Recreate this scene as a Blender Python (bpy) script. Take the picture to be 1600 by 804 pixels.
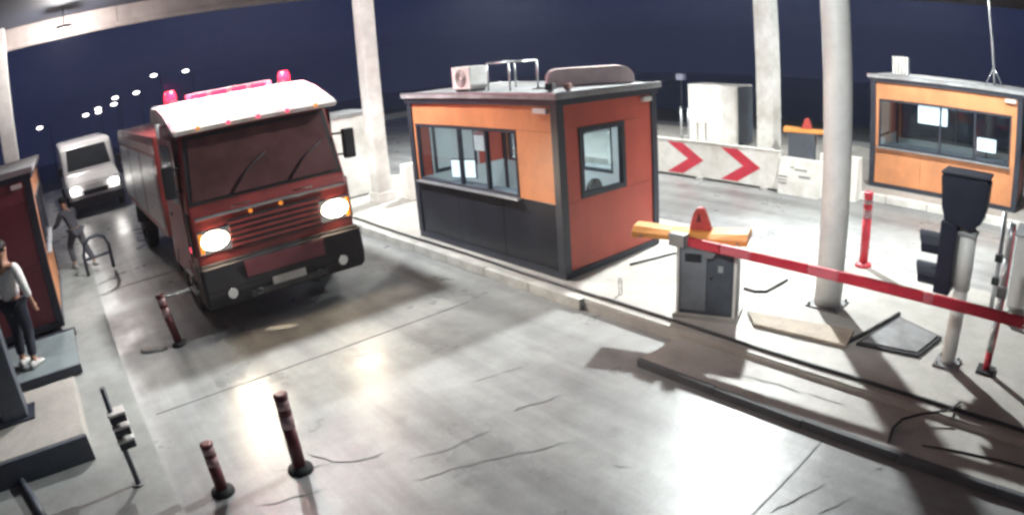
import bpy, bmesh, math, random
from mathutils import Vector, Matrix, Euler
random.seed(7)
PI = math.pi
S = bpy.context.scene
C = S.collection
for o in list(bpy.data.objects):
    bpy.data.objects.remove(o)

# ---------------------------------------------------------------- camera (wide CCTV lens: fisheye, equisolid)
F_PX, YAW, PITCH, ROLL, CAM_H = 1025.1, math.radians(38.95), math.radians(18.31), math.radians(-4.46), 3.354
fwd = Vector((math.sin(YAW)*math.cos(PITCH), math.cos(YAW)*math.cos(PITCH), -math.sin(PITCH)))
rgt = Vector((math.cos(YAW), -math.sin(YAW), 0)); upv = rgt.cross(fwd)
r2 = rgt*math.cos(ROLL)+upv*math.sin(ROLL); u2 = -rgt*math.sin(ROLL)+upv*math.cos(ROLL)
cd = bpy.data.cameras.new('camera'); cam = bpy.data.objects.new('camera', cd); C.objects.link(cam)
cam.matrix_world = Matrix(((r2.x, u2.x, -fwd.x, 0), (r2.y, u2.y, -fwd.y, 0), (r2.z, u2.z, -fwd.z, CAM_H), (0, 0, 0, 1)))
cd.type = 'PANO'; cd.panorama_type = 'FISHEYE_EQUISOLID'
cd.sensor_fit = 'HORIZONTAL'; cd.sensor_width = 36.0
cd.lens = F_PX/1600*36*0.97
cd.fisheye_lens = F_PX/1600*36; cd.fisheye_fov = math.radians(150)
cd.clip_start = 0.05; cd.clip_end = 6000
S.camera = cam

def ray(u, v):
    x, y = (u-800)/F_PX, (v-402)/F_PX
    rd = math.hypot(x, y)+1e-9
    k = math.tan(2*math.asin(min(.98, rd/2)))/rd
    return fwd+r2*(x*k)-u2*(y*k)
def G(u, v, z=0.0):                       # photo pixel -> point at height z
    d = ray(u, v); t = (z-CAM_H)/d.z
    return Vector((d.x*t, d.y*t, z))

# ---------------------------------------------------------------- world: clear night sky
W = bpy.data.worlds.new('World'); S.world = W; W.use_nodes = True
wn = W.node_tree; wn.nodes.clear()
out = wn.nodes.new('ShaderNodeOutputWorld'); bg = wn.nodes.new('ShaderNodeBackground')
tc = wn.nodes.new('ShaderNodeTexCoord'); sp = wn.nodes.new('ShaderNodeSeparateXYZ'); cr = wn.nodes.new('ShaderNodeValToRGB')
wn.links.new(tc.outputs['Generated'], sp.inputs[0]); wn.links.new(sp.outputs['Z'], cr.inputs[0])
cr.color_ramp.elements[0].position = 0.0; cr.color_ramp.elements[0].color = (.021, .027, .070, 1)
cr.color_ramp.elements[1].position = 0.5; cr.color_ramp.elements[1].color = (.018, .026, .073, 1)
wn.links.new(cr.outputs[0], bg.inputs[0]); bg.inputs[1].default_value = 1.0
wn.links.new(bg.outputs[0], out.inputs[0])
S.view_settings.view_transform = 'Standard'; S.view_settings.look = 'None'
S.view_settings.exposure = 0.0; S.view_settings.gamma = 1.0
S.cycles.use_denoising = True
S.cycles.pixel_filter_type = 'BLACKMAN_HARRIS'; S.cycles.filter_width = 2.9
S.cycles.max_bounces = 6; S.cycles.transparent_max_bounces = 12; S.cycles.sample_clamp_indirect = 6

# lamps under the canopy: (x, y, watts, size) - fixtures are built with the canopy
CANOPY_Z = 6.5
# (x, y, watts, radius, colour, cone in degrees, aim point or None for straight down)
LAMPS = [(11.6, 6.6, 6900, .14, (.95, 1.0, .985), 112, (3.6, 1.6)), (3.1, 10.5, 3500, .18, (.97, 1.0, .98), 120, None),
         (11.9, 14.5, 6200, .2, (.98, 1.0, .97), 140, None), (10.7, 2.0, 3500, .2, (.96, 1, .98), 125, (14.2, 5.6)), (19.5, 4.5, 1500, .2, (.98, 1.0, .97), 140, None),
         (.62, 24.6, 1000, .2, (1.0, .93, .88), 0, None),
         (-1.5, 1.0, 2600, .15, (.96, 1, .98), 36, (7.33, 2.8, 2.4)), (.2, 6.2, 4200, .15, (.96, 1, .97), 34, (6.95, 13.1, 3.4))]  # last two are added, unseen, to brighten one pillar each

# ---------------------------------------------------------------- materials
MATS = {}
def mat(name, col, rough=.6, metal=0., var=.18, scale=3., bump=.0, bscale=30., spec=.5, dirt=None, emit=None, estr=0., coat=0., streak=0.):
    if name in MATS: return MATS[name]
    m = bpy.data.materials.new(name); m.use_nodes = True; nt = m.node_tree
    b = nt.nodes['Principled BSDF']
    b.inputs['Roughness'].default_value = rough; b.inputs['Metallic'].default_value = metal
    b.inputs['Specular IOR Level'].default_value = spec
    if coat: b.inputs['Coat Weight'].default_value = coat; b.inputs['Coat Roughness'].default_value = .12
    if emit:
        b.inputs['Emission Color'].default_value = (*emit, 1); b.inputs['Emission Strength'].default_value = estr
    t = nt.nodes.new('ShaderNodeTexCoord')
    n = nt.nodes.new('ShaderNodeTexNoise'); n.inputs['Scale'].default_value = scale; n.inputs['Detail'].default_value = 6
    n.inputs['Roughness'].default_value = .65
    nt.links.new(t.outputs['Object'], n.inputs['Vector'])
    r = nt.nodes.new('ShaderNodeValToRGB')
    lo = tuple(c*(1-var) for c in (dirt or col)); hi = tuple(min(1, c*(1+var*.6)) for c in col)
    r.color_ramp.elements[0].position = .32; r.color_ramp.elements[0].color = (*lo, 1)
    r.color_ramp.elements[1].position = .62; r.color_ramp.elements[1].color = (*hi, 1)
    nt.links.new(n.outputs['Fac'], r.inputs[0]); cout = r.outputs[0]
    if streak:                             # rain-washed dirt running down the panel, fine scuffs
        for sc_, vec_, a_, b_ in ((1., (3., 3., .9), .36, .62), (26., (1, 1, 1), .30, .50)):
            mp = nt.nodes.new('ShaderNodeMapping'); mp.inputs['Scale'].default_value = vec_; nt.links.new(t.outputs['Object'], mp.inputs[0])
            ns = nt.nodes.new('ShaderNodeTexNoise'); ns.inputs['Scale'].default_value = sc_; ns.inputs['Detail'].default_value = 7; nt.links.new(mp.outputs[0], ns.inputs['Vector'])
            rs = nt.nodes.new('ShaderNodeValToRGB'); k_ = 1-streak; rs.color_ramp.elements[0].position = a_; rs.color_ramp.elements[0].color = (k_, k_*.98, k_*.95, 1)
            rs.color_ramp.elements[1].position = b_; nt.links.new(ns.outputs['Fac'], rs.inputs[0])
            mx = nt.nodes.new('ShaderNodeMix'); mx.data_type = 'RGBA'; mx.blend_type = 'MULTIPLY'; mx.inputs[0].default_value = 1.
            nt.links.new(cout, mx.inputs[6]); nt.links.new(rs.outputs[0], mx.inputs[7]); cout = mx.outputs[2]
    nt.links.new(cout, b.inputs['Base Color'])
    mr = nt.nodes.new('ShaderNodeMapRange'); mr.inputs['To Min'].default_value = max(.02, rough-.1); mr.inputs['To Max'].default_value = min(1, rough+.12)
    nt.links.new(n.outputs['Fac'], mr.inputs['Value']); nt.links.new(mr.outputs[0], b.inputs['Roughness'])
    if bump:
        n2 = nt.nodes.new('ShaderNodeTexNoise'); n2.inputs['Scale'].default_value = bscale; n2.inputs['Detail'].default_value = 5
        nt.links.new(t.outputs['Object'], n2.inputs['Vector'])
        bp = nt.nodes.new('ShaderNodeBump'); bp.inputs['Strength'].default_value = bump; bp.inputs['Distance'].default_value = .02
        nt.links.new(n2.outputs['Fac'], bp.inputs['Height']); nt.links.new(bp.outputs[0], b.inputs['Normal'])
    MATS[name] = m
    return m

def concrete(name, base, dark, rough=.42, streak=True):
    m = bpy.data.materials.new(name); m.use_nodes = True; nt = m.node_tree; L = nt.links.new
    b = nt.nodes['Principled BSDF']; t = nt.nodes.new('ShaderNodeTexCoord'); b.inputs['Specular IOR Level'].default_value = .40
    def noise(scale, det, vec=None, rg=.6):
        n = nt.nodes.new('ShaderNodeTexNoise'); n.inputs['Scale'].default_value = scale; n.inputs['Detail'].default_value = det
        n.inputs['Roughness'].default_value = rg
        L(vec if vec else t.outputs['Object'], n.inputs['Vector']); return n.outputs['Fac']
    def ramp(f, p0, c0, p1, c1):
        r = nt.nodes.new('ShaderNodeValToRGB'); e = r.color_ramp.elements
        e[0].position = p0; e[0].color = (*c0, 1); e[1].position = p1; e[1].color = (*c1, 1); L(f, r.inputs[0]); return r.outputs[0]
    def mul(a, c, f=1.):
        x = nt.nodes.new('ShaderNodeMix'); x.data_type = 'RGBA'; x.blend_type = 'MULTIPLY'
        x.inputs[0].default_value = f; L(a, x.inputs[6]); L(c, x.inputs[7]); return x.outputs[2]
    col = ramp(noise(.55, 5), .3, dark, .62, base)
    col = mul(col, ramp(noise(3.2, 8, None, .7), .32, (.80, .79, .78), .6, (1, 1, 1)))
    col = mul(col, ramp(noise(40, 4), .3, (.86, .86, .86), .65, (1, 1, 1)))
    if streak:                             # tyre-worn bands running along the lane, oil drips
        mp = nt.nodes.new('ShaderNodeMapping'); mp.inputs['Scale'].default_value = (1.6, .09, 1); L(t.outputs['Object'], mp.inputs[0])
        col = mul(col, ramp(noise(1.0, 6, mp.outputs[0]), .36, (.60, .59, .60), .58, (1, 1, 1)), .9)
        col = mul(col, ramp(noise(1.7, 3, None, .4), .24, (.55, .54, .54), .36, (1, 1, 1)), .7)
    L(col, b.inputs['Base Color'])
    mr = nt.nodes.new('ShaderNodeMapRange'); mr.inputs['From Min'].default_value = .3; mr.inputs['From Max'].default_value = .7
    mr.inputs['To Min'].default_value = rough-.12; mr.inputs['To Max'].default_value = rough+.14
    L(noise(.9, 6), mr.inputs['Value']); L(mr.outputs[0], b.inputs['Roughness'])
    bp = nt.nodes.new('ShaderNodeBump'); bp.inputs['Strength'].default_value = .25; bp.inputs['Distance'].default_value = .01
    L(noise(18, 8, None, .7), bp.inputs['Height']); L(bp.outputs[0], b.inputs['Normal'])
    MATS[name] = m; return m

def glassmat(name, tint=(.84, .90, .92), refl=.9):
    m = bpy.data.materials.new(name); m.use_nodes = True; nt = m.node_tree; nt.nodes.clear()
    o = nt.nodes.new('ShaderNodeOutputMaterial'); mx = nt.nodes.new('ShaderNodeMixShader'); tr = nt.nodes.new('ShaderNodeBsdfTransparent')
    gl = nt.nodes.new('ShaderNodeBsdfGlossy'); lw = nt.nodes.new('ShaderNodeLayerWeight'); pw = nt.nodes.new('ShaderNodeMath'); pw.operation = 'POWER'; pw.inputs[1].default_value = 4; nt.links.new(lw.outputs['Facing'], pw.inputs[0]); fr = nt.nodes.new('ShaderNodeMath'); fr.operation = 'MULTIPLY_ADD'; fr.inputs[1].default_value = .75; fr.inputs[2].default_value = .04; nt.links.new(pw.outputs[0], fr.inputs[0])
    tr.inputs[0].default_value = (*tint, 1); gl.inputs[0].default_value = (refl, refl, refl, 1); gl.inputs['Roughness'].default_value = .04
    n = nt.nodes.new('ShaderNodeTexNoise'); n.inputs['Scale'].default_value = 2.5; t = nt.nodes.new('ShaderNodeTexCoord')
    bp = nt.nodes.new('ShaderNodeBump'); bp.inputs['Strength'].default_value = .03; nt.links.new(t.outputs['Object'], n.inputs[0])
    nt.links.new(n.outputs[0], bp.inputs['Height']); nt.links.new(bp.outputs[0], gl.inputs['Normal'])
    nt.links.new(fr.outputs[0], mx.inputs[0]); nt.links.new(tr.outputs[0], mx.inputs[1]); nt.links.new(gl.outputs[0], mx.inputs[2])
    nt.links.new(mx.outputs[0], o.inputs[0]); MATS[name] = m; return m

M = dict(
    lane=concrete('lane_concrete', (.37, .378, .374), (.26, .266, .27), .34),
    island=concrete('island_concrete', (.50, .48, .445), (.38, .365, .34), .5, False),
    asphalt=mat('asphalt', (.075, .078, .09), .8, var=.3, scale=.4, bump=.3, bscale=60),
    kerb=mat('kerb_concrete', (.48, .48, .465), .7, var=.3, scale=2.5, bump=.2, streak=0.066),
    crack=mat('crack_dark', (.12, .12, .12), .9, var=.3, scale=9),
    white=mat('white_paint', (.84, .84, .82), .5, var=.14, scale=1.6, dirt=(.76, .75, .70), bump=.04, streak=0.059),
    pillarw=mat('pillar_white', (.80, .81, .79), .45, var=.16, scale=1.1, dirt=(.62, .60, .56), bump=.04, streak=0.046),
    pillarg=mat('pillar_grey', (.80, .80, .79), .5, var=.15, scale=1.3, bump=.04, streak=0.046),
    steelb=mat('blue_grey_steel', (.085, .10, .125), .5, var=.25, scale=2, streak=0.099),
    beam=mat('canopy_fascia', (.42, .37, .36), .55, var=.22, scale=.8, streak=0.066),
    soffit=mat('canopy_soffit', (.035, .042, .065), .7, var=.2, scale=.7),
    orange=mat('orange_panel', (.68, .285, .125), .42, var=.12, scale=1.3, dirt=(.60, .26, .125), streak=0.073),
    red=mat('red_panel', (.50, .092, .062), .45, var=.12, scale=1.3, streak=0.083),
    maroon=mat('maroon_panel', (.20, .045, .06), .45, var=.12, scale=1.3, streak=0.083),
    frame=mat('dark_frame', (.028, .033, .048), .45, var=.25, scale=3),
    darkpan=mat('dark_lower_panel', (.020, .022, .032), .30, var=.25, scale=1.5, streak=0.12),
    alu=mat('aluminium', (.50, .52, .54), .35, .7, var=.15, scale=6),
    roofm=mat('roof_sheet', (.36, .38, .40), .55, var=.2, scale=2, dirt=(.26, .26, .26), streak=0.083),
    inner=mat('cabin_lining', (.62, .66, .67), .6, var=.08, scale=1.5),
    paper=mat('white_paper', (.85, .85, .83), .7, var=.05),
    black=mat('black_plastic', (.018, .019, .023), .5, var=.3, scale=6),
    navy=mat('navy_plastic', (.008, .011, .027), .45, var=.25, scale=4),
    rubber=mat('rubber', (.020, .020, .021), .85, var=.3, scale=8, bump=.1, bscale=80),
    bred=mat('bollard_red', (.11, .014, .020), .5, var=.25, scale=8, streak=0.099),
    brt=mat('bright_red', (.55, .030, .050), .45, var=.18, scale=5),
    armred=mat('barrier_red', (.46, .022, .045), .4, var=.18, scale=4, streak=0.05),
    armpale=mat('barrier_pale', (.52, .11, .14), .4, var=.15, scale=4),
    lidor=mat('lid_orange', (.80, .34, .09), .4, var=.12, scale=3, streak=0.066),
    cabin=mat('cabinet_grey', (.085, .095, .120), .45, var=.2, scale=2.5, streak=0.099),
    steel=mat('worn_steel', (.22, .22, .225), .5, .3, var=.3, scale=5, bump=.1),
    ochre=mat('timber_board', (.36, .30, .24), .7, var=.25, scale=4, bump=.15),
    truckred=mat('truck_red', (.29, .038, .036), .38, var=.22, scale=1.4, dirt=(.20, .042, .038), coat=.25, streak=0.12),
    truckdark=mat('truck_dark', (.025, .022, .026), .6, var=.3, scale=3, streak=0.099),
    truckwhite=mat('truck_white', (.76, .72, .72), .4, var=.12, scale=1.6, dirt=(.62, .56, .56), streak=0.066),
    vanwhite=mat('van_white', (.72, .72, .72), .35, var=.08, scale=1, coat=.4),
    chrome=mat('chrome', (.62, .62, .62), .2, 1., var=.1),
    amber=mat('amber_lens', (.75, .22, .03), .25, emit=(1, .35, .04), estr=.6),
    head=mat('headlight_glow', (.9, .88, .82), .2, emit=(1, .80, .56), estr=70),
    vhead=mat('van_headlight_glow', (.9, .9, .9), .2, emit=(1, .96, .9), estr=45),
    beacon=mat('beacon_red', (.8, .02, .05), .25, emit=(1, .02, .05), estr=5),
    tail=mat('side_marker_red', (.7, .02, .05), .25, emit=(1, .05, .12), estr=2.2),
    lampface=mat('lamp_face', (.9, .9, .9), .3, emit=(1, .97, .92), estr=18),
    tube=mat('tube_lamp', (.9, .9, .9), .3, emit=(.93, 1, 1), estr=9),
    screen=mat('screen_glow', (.8, .8, .8), .3, emit=(.85, .92, 1), estr=1.3),
    street=mat('street_lamp_glow', (.9, .9, .9), .3, emit=(1, .95, .92), estr=9),
    skin=mat('skin', (.40, .22, .15), .55, var=.1, scale=12),
    hair=mat('dark_hair', (.012, .010, .009), .6, var=.3, scale=30),
    shirt=mat('pale_shirt', (.66, .67, .66), .8, var=.12, scale=6, bump=.25, bscale=14),
    trousers=mat('dark_trousers', (.022, .026, .040), .85, var=.25, scale=8, bump=.2, bscale=14),
    greyclo=mat('grey_clothes', (.085, .085, .10), .85, var=.25, scale=6, bump=.2, bscale=14),
    shoe=mat('pale_shoes', (.45, .46, .44), .7, var=.2, scale=10),
    chevr=mat('chevron_red', (.62, .035, .065), .45, var=.15, scale=4),
    ink=mat('grey_lettering', (.30, .30, .29), .7, var=.2, scale=20),
    glint_patch=mat('glint_white', (.86, .86, .80), .5, var=.1, scale=6),
    teal=mat('step_plate', (.20, .24, .25), .5, .2, var=.2, scale=4, bump=.1),
)
M['glass'] = glassmat('kiosk_glass'); M['wsglass'] = glassmat('windscreen_glass', (.30, .30, .33), 1.0)

# ---------------------------------------------------------------- mesh helpers
def mesh_obj(name, bm, m, parent=None, loc=(0, 0, 0), rot=(0, 0, 0), smooth=False):
    me = bpy.data.meshes.new(name)
    bmesh.ops.recalc_face_normals(bm, faces=bm.faces)
    bm.to_mesh(me); bm.free()
    if smooth:
        for p in me.polygons: p.use_smooth = True
    me.materials.append(m)
    o = bpy.data.objects.new(name, me); C.objects.link(o); o.location = loc; o.rotation_euler = rot
    if parent: o.parent = parent
    return o
def add_box(bm, lo, hi, bev=0.):
    r = bmesh.ops.create_cube(bm, size=1.)
    vs = r['verts']
    for v in vs: v.co = Vector([lo[i]+(v.co[i]+.5)*(hi[i]-lo[i]) for i in range(3)])
    if bev:
        es = list({e for v in vs for e in v.link_edges})
        bmesh.ops.bevel(bm, geom=es, offset=bev, segments=2, affect='EDGES', profile=.7)
def box(name, lo, hi, m, parent=None, bev=0., loc=(0, 0, 0), rot=(0, 0, 0)):
    bm = bmesh.new(); add_box(bm, lo, hi, bev); return mesh_obj(name, bm, m, parent, loc, rot)
def add_ring_tube(bm, pts, rad, seg=10, caps=True, flat=1.):
    pts = [Vector(p) for p in pts]; n = len(pts)
    rads = rad if isinstance(rad, (list, tuple)) else [rad]*n
    rings = []; prev = None
    for i, p in enumerate(pts):
        a = pts[max(0, i-1)]; b = pts[min(n-1, i+1)]
        d = (b-a).normalized() if (b-a).length > 1e-6 else (prev or Vector((0, 0, 1)))
        prev = d
        s = Vector((0, 0, 1)) if abs(d.z) < .9 else Vector((0, 1, 0))
        x = d.cross(s).normalized(); y = d.cross(x).normalized()
        rings.append([bm.verts.new(p+(x*math.cos(2*PI*k/seg)+y*math.sin(2*PI*k/seg)*flat)*rads[i]) for k in range(seg)])
    for i in range(n-1):
        for k in range(seg):
            bm.faces.new((rings[i][k], rings[i][(k+1) % seg], rings[i+1][(k+1) % seg], rings[i+1][k]))
    if caps: bm.faces.new(rings[0]); bm.faces.new(list(reversed(rings[-1])))
def tube(name, pts, rad, m, parent=None, seg=10, loc=(0, 0, 0), rot=(0, 0, 0), smooth=True):
    bm = bmesh.new(); add_ring_tube(bm, pts, rad, seg); o = mesh_obj(name, bm, m, parent, loc, rot)
    if smooth:
        for p in o.data.polygons: p.use_smooth = len(p.vertices) == 4
    return o
def add_prism(bm, poly, d):                # extrude a 3D polygon by vector d
    d = Vector(d); a = [bm.verts.new(Vector(p)) for p in poly]; b = [bm.verts.new(Vector(p)+d) for p in poly]
    n = len(a); bm.faces.new(a); bm.faces.new(list(reversed(b)))
    for i in range(n): bm.faces.new((a[i], b[i], b[(i+1) % n], a[(i+1) % n]))
def prism(name, poly, d, m, parent=None, bev=0., loc=(0, 0, 0), rot=(0, 0, 0)):
    bm = bmesh.new(); add_prism(bm, poly, d)
    bmesh.ops.recalc_face_normals(bm, faces=bm.faces)
    if bev: bmesh.ops.bevel(bm, geom=list(bm.edges), offset=bev, segments=2, affect='EDGES', profile=.7)
    return mesh_obj(name, bm, m, parent, loc, rot)
def sheet(name, poly, z, m, parent=None):
    bm = bmesh.new(); bm.faces.new([bm.verts.new((p[0], p[1], z)) for p in poly]); return mesh_obj(name, bm, m, parent)
def thing(name, label, cat, loc=(0, 0, 0), rz=0., group=None):
    o = bpy.data.objects.new(name, None); C.objects.link(o); o.location = loc; o.rotation_euler = (0, 0, rz)
    o.empty_display_size = .2
    return tag(o, label, cat, group)
def tag(o, label, cat, group=None):
    o['label'] = label; o['category'] = cat
    if group: o['group'] = group
    return o
def struct(o): o['kind'] = 'structure'; return o
def kids(o): return [c for c in bpy.data.objects if c.parent == o]
def dup(root, loc, rz, label, group=None):
    r = root.copy(); C.objects.link(r); r.location = loc; r.rotation_euler = (0, 0, rz); r['label'] = label
    if group: r['group'] = group
    for ch in kids(root):
        c = ch.copy(); C.objects.link(c); c.parent = r
        for g in kids(ch):
            d = g.copy(); C.objects.link(d); d.parent = c
    return r

# ================================================================ SETTING
def gz(x, y):                              # the plaza sits on a rise, the land falls away around it
    d = math.hypot(max(0, -45-x, x-27), max(0, -40-y, y-40))
    return -.03-58*(1-math.exp(-(d/75)**1.5))
bm = bmesh.new()
xs = [-420+i*10 for i in range(147)]; ys = [-90+i*10 for i in range(113)]
vv = [[bm.verts.new((x, y, gz(x, y))) for x in xs] for y in ys]
for a in range(len(ys)-1):
    for b in range(len(xs)-1): bm.faces.new((vv[a][b], vv[a][b+1], vv[a+1][b+1], vv[a+1][b]))
struct(mesh_obj('ground', bm, M['asphalt'], smooth=True))
plaza = struct(sheet('toll_plaza', [(-14, -12), (22, -12), (22, 34), (-14, 34)], 0., M['lane']))

def crack(px, w=.010):
    pts = []
    for i in range(len(px)-1):
        a, b = G(*px[i], .004), G(*px[i+1], .004)
        n = max(3, int((b-a).length/.09))
        for k in range(n): pts.append(a.lerp(b, k/n))
    pts.append(G(*px[-1], .004))
    bm = bmesh.new(); prev = None
    for i, p in enumerate(pts):
        d = (pts[min(i+1, len(pts)-1)]-pts[max(i-1, 0)]).normalized(); s = Vector((-d.y, d.x, 0))
        j = s*random.uniform(-.018, .018); ww = w*random.uniform(.25, 1.)*(1 if 0 < i < len(pts)-1 else .2)
        cur = (bm.verts.new(p+j+s*ww), bm.verts.new(p+j-s*ww))
        if prev: bm.faces.new((prev[0], prev[1], cur[1], cur[0]))
        prev = cur
    return mesh_obj('crack', bm, M['crack'], plaza)
for px in ([(640, 718), (700, 700), (735, 683), (770, 672)], [(640, 752), (720, 728), (775, 715), (850, 700), (890, 690)],
           [(480, 705), (520, 722), (560, 720), (600, 706)], [(735, 598), (780, 582), (822, 570)], [(800, 640), (845, 628), (885, 615)],
           [(400, 790), (440, 782), (510, 764)], [(545, 558), (600, 547)], [(430, 590), (455, 587)], [(955, 725), (985, 730)], [(420, 735), (520, 724)],
           [(1205, 800), (1240, 780), (1290, 755)], [(1280, 804), (1330, 775)], [(1365, 735), (1382, 732)], [(1060, 556), (1120, 566)]):
    crack(px)
# tar-filled slab joints across the lane (thin strips in the joints)
for y0 in (1.7, 6.9, 12.6):
    bm = bmesh.new(); add_box(bm, (.3, y0-.006, -.02), (4.75, y0+.006, .004)); mesh_obj('slab_joint', bm, M['crack'], plaza)

# islands
ISL = .15
def island(name, poly, z, m):
    bm = bmesh.new(); add_prism(bm, [(x, y, -.02) for x, y in poly], (0, 0, z+.02))
    bmesh.ops.recalc_face_normals(bm, faces=bm.faces)
    bmesh.ops.bevel(bm, geom=[e for e in bm.edges if all(v.co.z > z-.001 for v in e.verts)], offset=.018, segments=2, affect='EDGES')
    return struct(mesh_obj(name, bm, m))
APR = .085
apron = island('island_apron', [(4.84, -6), (4.84, 3.97), (5.557, 3.97), (5.557, -6)], APR, M['island'])
isl_c = island('toll_island', [(5.56, -6), (5.56, 15.2), (5.9, 15.9), (6.6, 16.3), (8.2, 16.3), (9.0, 15.6), (9.22, 15), (9.22, -6)], ISL, M['island'])
isl_r = island('toll_island', [(13.25, 16), (13.25, 6.35), (13.75, 6.2), (13.75, -6), (20, -6), (20, 16)], ISL, M['island'])
isl_l = island('toll_island', [(.14, -4), (.14, 15.2), (-.4, 16), (-5, 16), (-5, -4)], .06, concrete('left_island_concrete', (.33, .34, .33), (.22, .23, .225), .6, False))
# kerb stones: a course along the lane edge of the middle island
bm0 = bmesh.new(); add_box(bm0, (-.06, -.495, 0), (.06, .495, .153), .012)
ks = mesh_obj('kerb_stone', bm0, M['kerb'], isl_c); ks.location = (5.565, 6.0, 0)
for i in range(1, 9):
    k = ks.copy(); C.objects.link(k); k.location = (5.565, 6.0+i*1.0, random.uniform(-.006, .006)); k.rotation_euler.z = random.uniform(-.006, .006)
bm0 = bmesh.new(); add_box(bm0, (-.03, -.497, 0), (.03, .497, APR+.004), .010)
ks2 = mesh_obj('kerb_stone', bm0, mat('kerb_shade_tone', (.085, .09, .10), .65, var=.3, scale=2.5, bump=.2), apron); ks2.location = (4.832, 3.47, 0)  # near-black tone paints in the backlit face and the boom shadow
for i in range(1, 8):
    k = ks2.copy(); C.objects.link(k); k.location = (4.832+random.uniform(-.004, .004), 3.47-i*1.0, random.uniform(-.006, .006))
bm0 = bmesh.new(); add_box(bm0, (-.06, -.49, 0), (.06, .49, .175), .012)
ks3 = mesh_obj('kerb_stone', bm0, M['white'], isl_r); ks3.location = (13.72, 5.6, 0)
for i in range(1, 8):
    k = ks3.copy(); C.objects.link(k); k.location = (13.72, 5.6-i*1.0, random.uniform(-.006, .006))
crk = crack([(1130, 590), (1190, 606), (1240, 620), (1320, 645)]); crk.parent = apron; crk.location.z = APR+.001

# ================================================================ CANOPY, PILLARS, LAMPS
can = thing('canopy', 'flat canopy high over the toll lanes, its pale edge beam crossing the top left corner', 'canopy', (8, 6, CANOPY_Z))
X0, X1, Y0, Y1 = -14, 42.5, -14, 26.9
bx = lambda n, lo, hi, m, bev=0.: box(n, (lo[0]-8, lo[1]-6, lo[2]), (hi[0]-8, hi[1]-6, hi[2]), m, can, bev)
bx('roof_slab', (X0, Y0, .82), (X1, Y1, 1.08), M['soffit'])
for i in range(10):                       # fascia panels along the far edge
    a = X0+i*(X1-X0)/10; bx('fascia_panel', (a+.012, Y1-.22, -.02), (a+(X1-X0)/10-.012, Y1+.02, 1.15), M['beam'], .01)
for i in range(8):
    a = Y0+i*(Y1-.25-Y0)/8; bx('side_fascia_panel', (X1-.22, a+.012, -.02), (X1+.02, a+(Y1-.25-Y0)/8-.012, 1.15), M['beam'], .01)
bx('gutter', (X0, Y1-.36, .02), (X1, Y1-.23, .16), M['beam'], .02)
for i, (x, y, w, s, col, cone, aim) in enumerate(LAMPS):
    names = ['over the second lane, tilted towards the barrier boom', 'over the red truck', 'over the far end of the second lane',
             'over the second lane, tilted towards the chevron barrier', 'over the third lane behind the right kiosk', 'at the far left end', 'added to brighten the round pillar', 'added to brighten the white pillar behind the truck']
    t = thing('canopy_lamp', 'square white floodlight under the canopy '+names[i], 'lamp', (x, y, CANOPY_Z+.30), 0, 'floodlights under the canopy')
    d = Vector((0, 0, -1)) if aim is None else (Vector((*aim, 0)[:3])-Vector((x, y, CANOPY_Z+.3))).normalized()
    e = d.to_track_quat('-Z', 'Y').to_euler()
    h = box('housing', (-.30, -.30, -.07), (.30, .30, .07), M['alu'], t, .02, (0, 0, -.2), e)
    box('diffuser', (-.26, -.26, -.085), (.26, .26, -.071), M['lampface'], h)
    tube('stem', [(0, 0, -.2), (0, 0, .519)], .025, M['steel'], t, 8)
    ld = bpy.data.lights.new('canopy_light', 'SPOT' if cone else 'POINT'); ld.energy = w; ld.shadow_soft_size = s; ld.color = col
    if cone: ld.spot_size = math.radians(cone); ld.spot_blend = .75
    lo = bpy.data.objects.new('canopy_light', ld); C.objects.link(lo); lo.parent = t; lo.location = Vector((0, 0, -.2))+d*.35; lo.rotation_euler = e

def pillar(label, x, y, w, z0, m, rnd=False, top=CANOPY_Z+.82, group='canopy pillars'):
    t = thing('canopy_pillar', label, 'pillar', (x, y, z0), 0, group)
    if rnd:
        tube('shaft', [(0, 0, .02), (0, 0, 1.2), (0, 0, 2.6), (0, 0, top-z0-.01)], w/2, m, t, 28)
        box('base_plate', (-w*.62, -w*.62, 0), (w*.62, w*.62, .02), M['steel'], t, .005)
        for a in range(4):
            bxx, byy = (w*.52*(1 if a % 2 else -1), w*.52*(1 if a > 1 else -1))
            tube('anchor_bolt', [(bxx, byy, .02), (bxx, byy, .06)], .016, M['steel'], t, 6)
    else:
        box('shaft', (-w/2, -w/2, .0), (w/2, w/2, top-z0-.01), m, t, .025)
        box('plinth', (-w*.64, -w*.64, 0), (w*.64, w*.64, .22), M['white'], t, .02)
    return t
pillar('round grey steel pillar standing behind the red barrier arm', 7.33, 2.86, .36, ISL, M['pillarg'], True)
pillar('white square pillar rising behind the red chevron barrier', 15.75, 8.2, .50, ISL, M['pillarw'])
pillar('white square pillar just left of the middle orange kiosk', 6.95, 13.15, .36, ISL, M['pillarw'])
pillar('pale pillar at the far left meeting the canopy edge beam', -2.15, 26.2, .62, 0., M['pillarg'])

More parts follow.
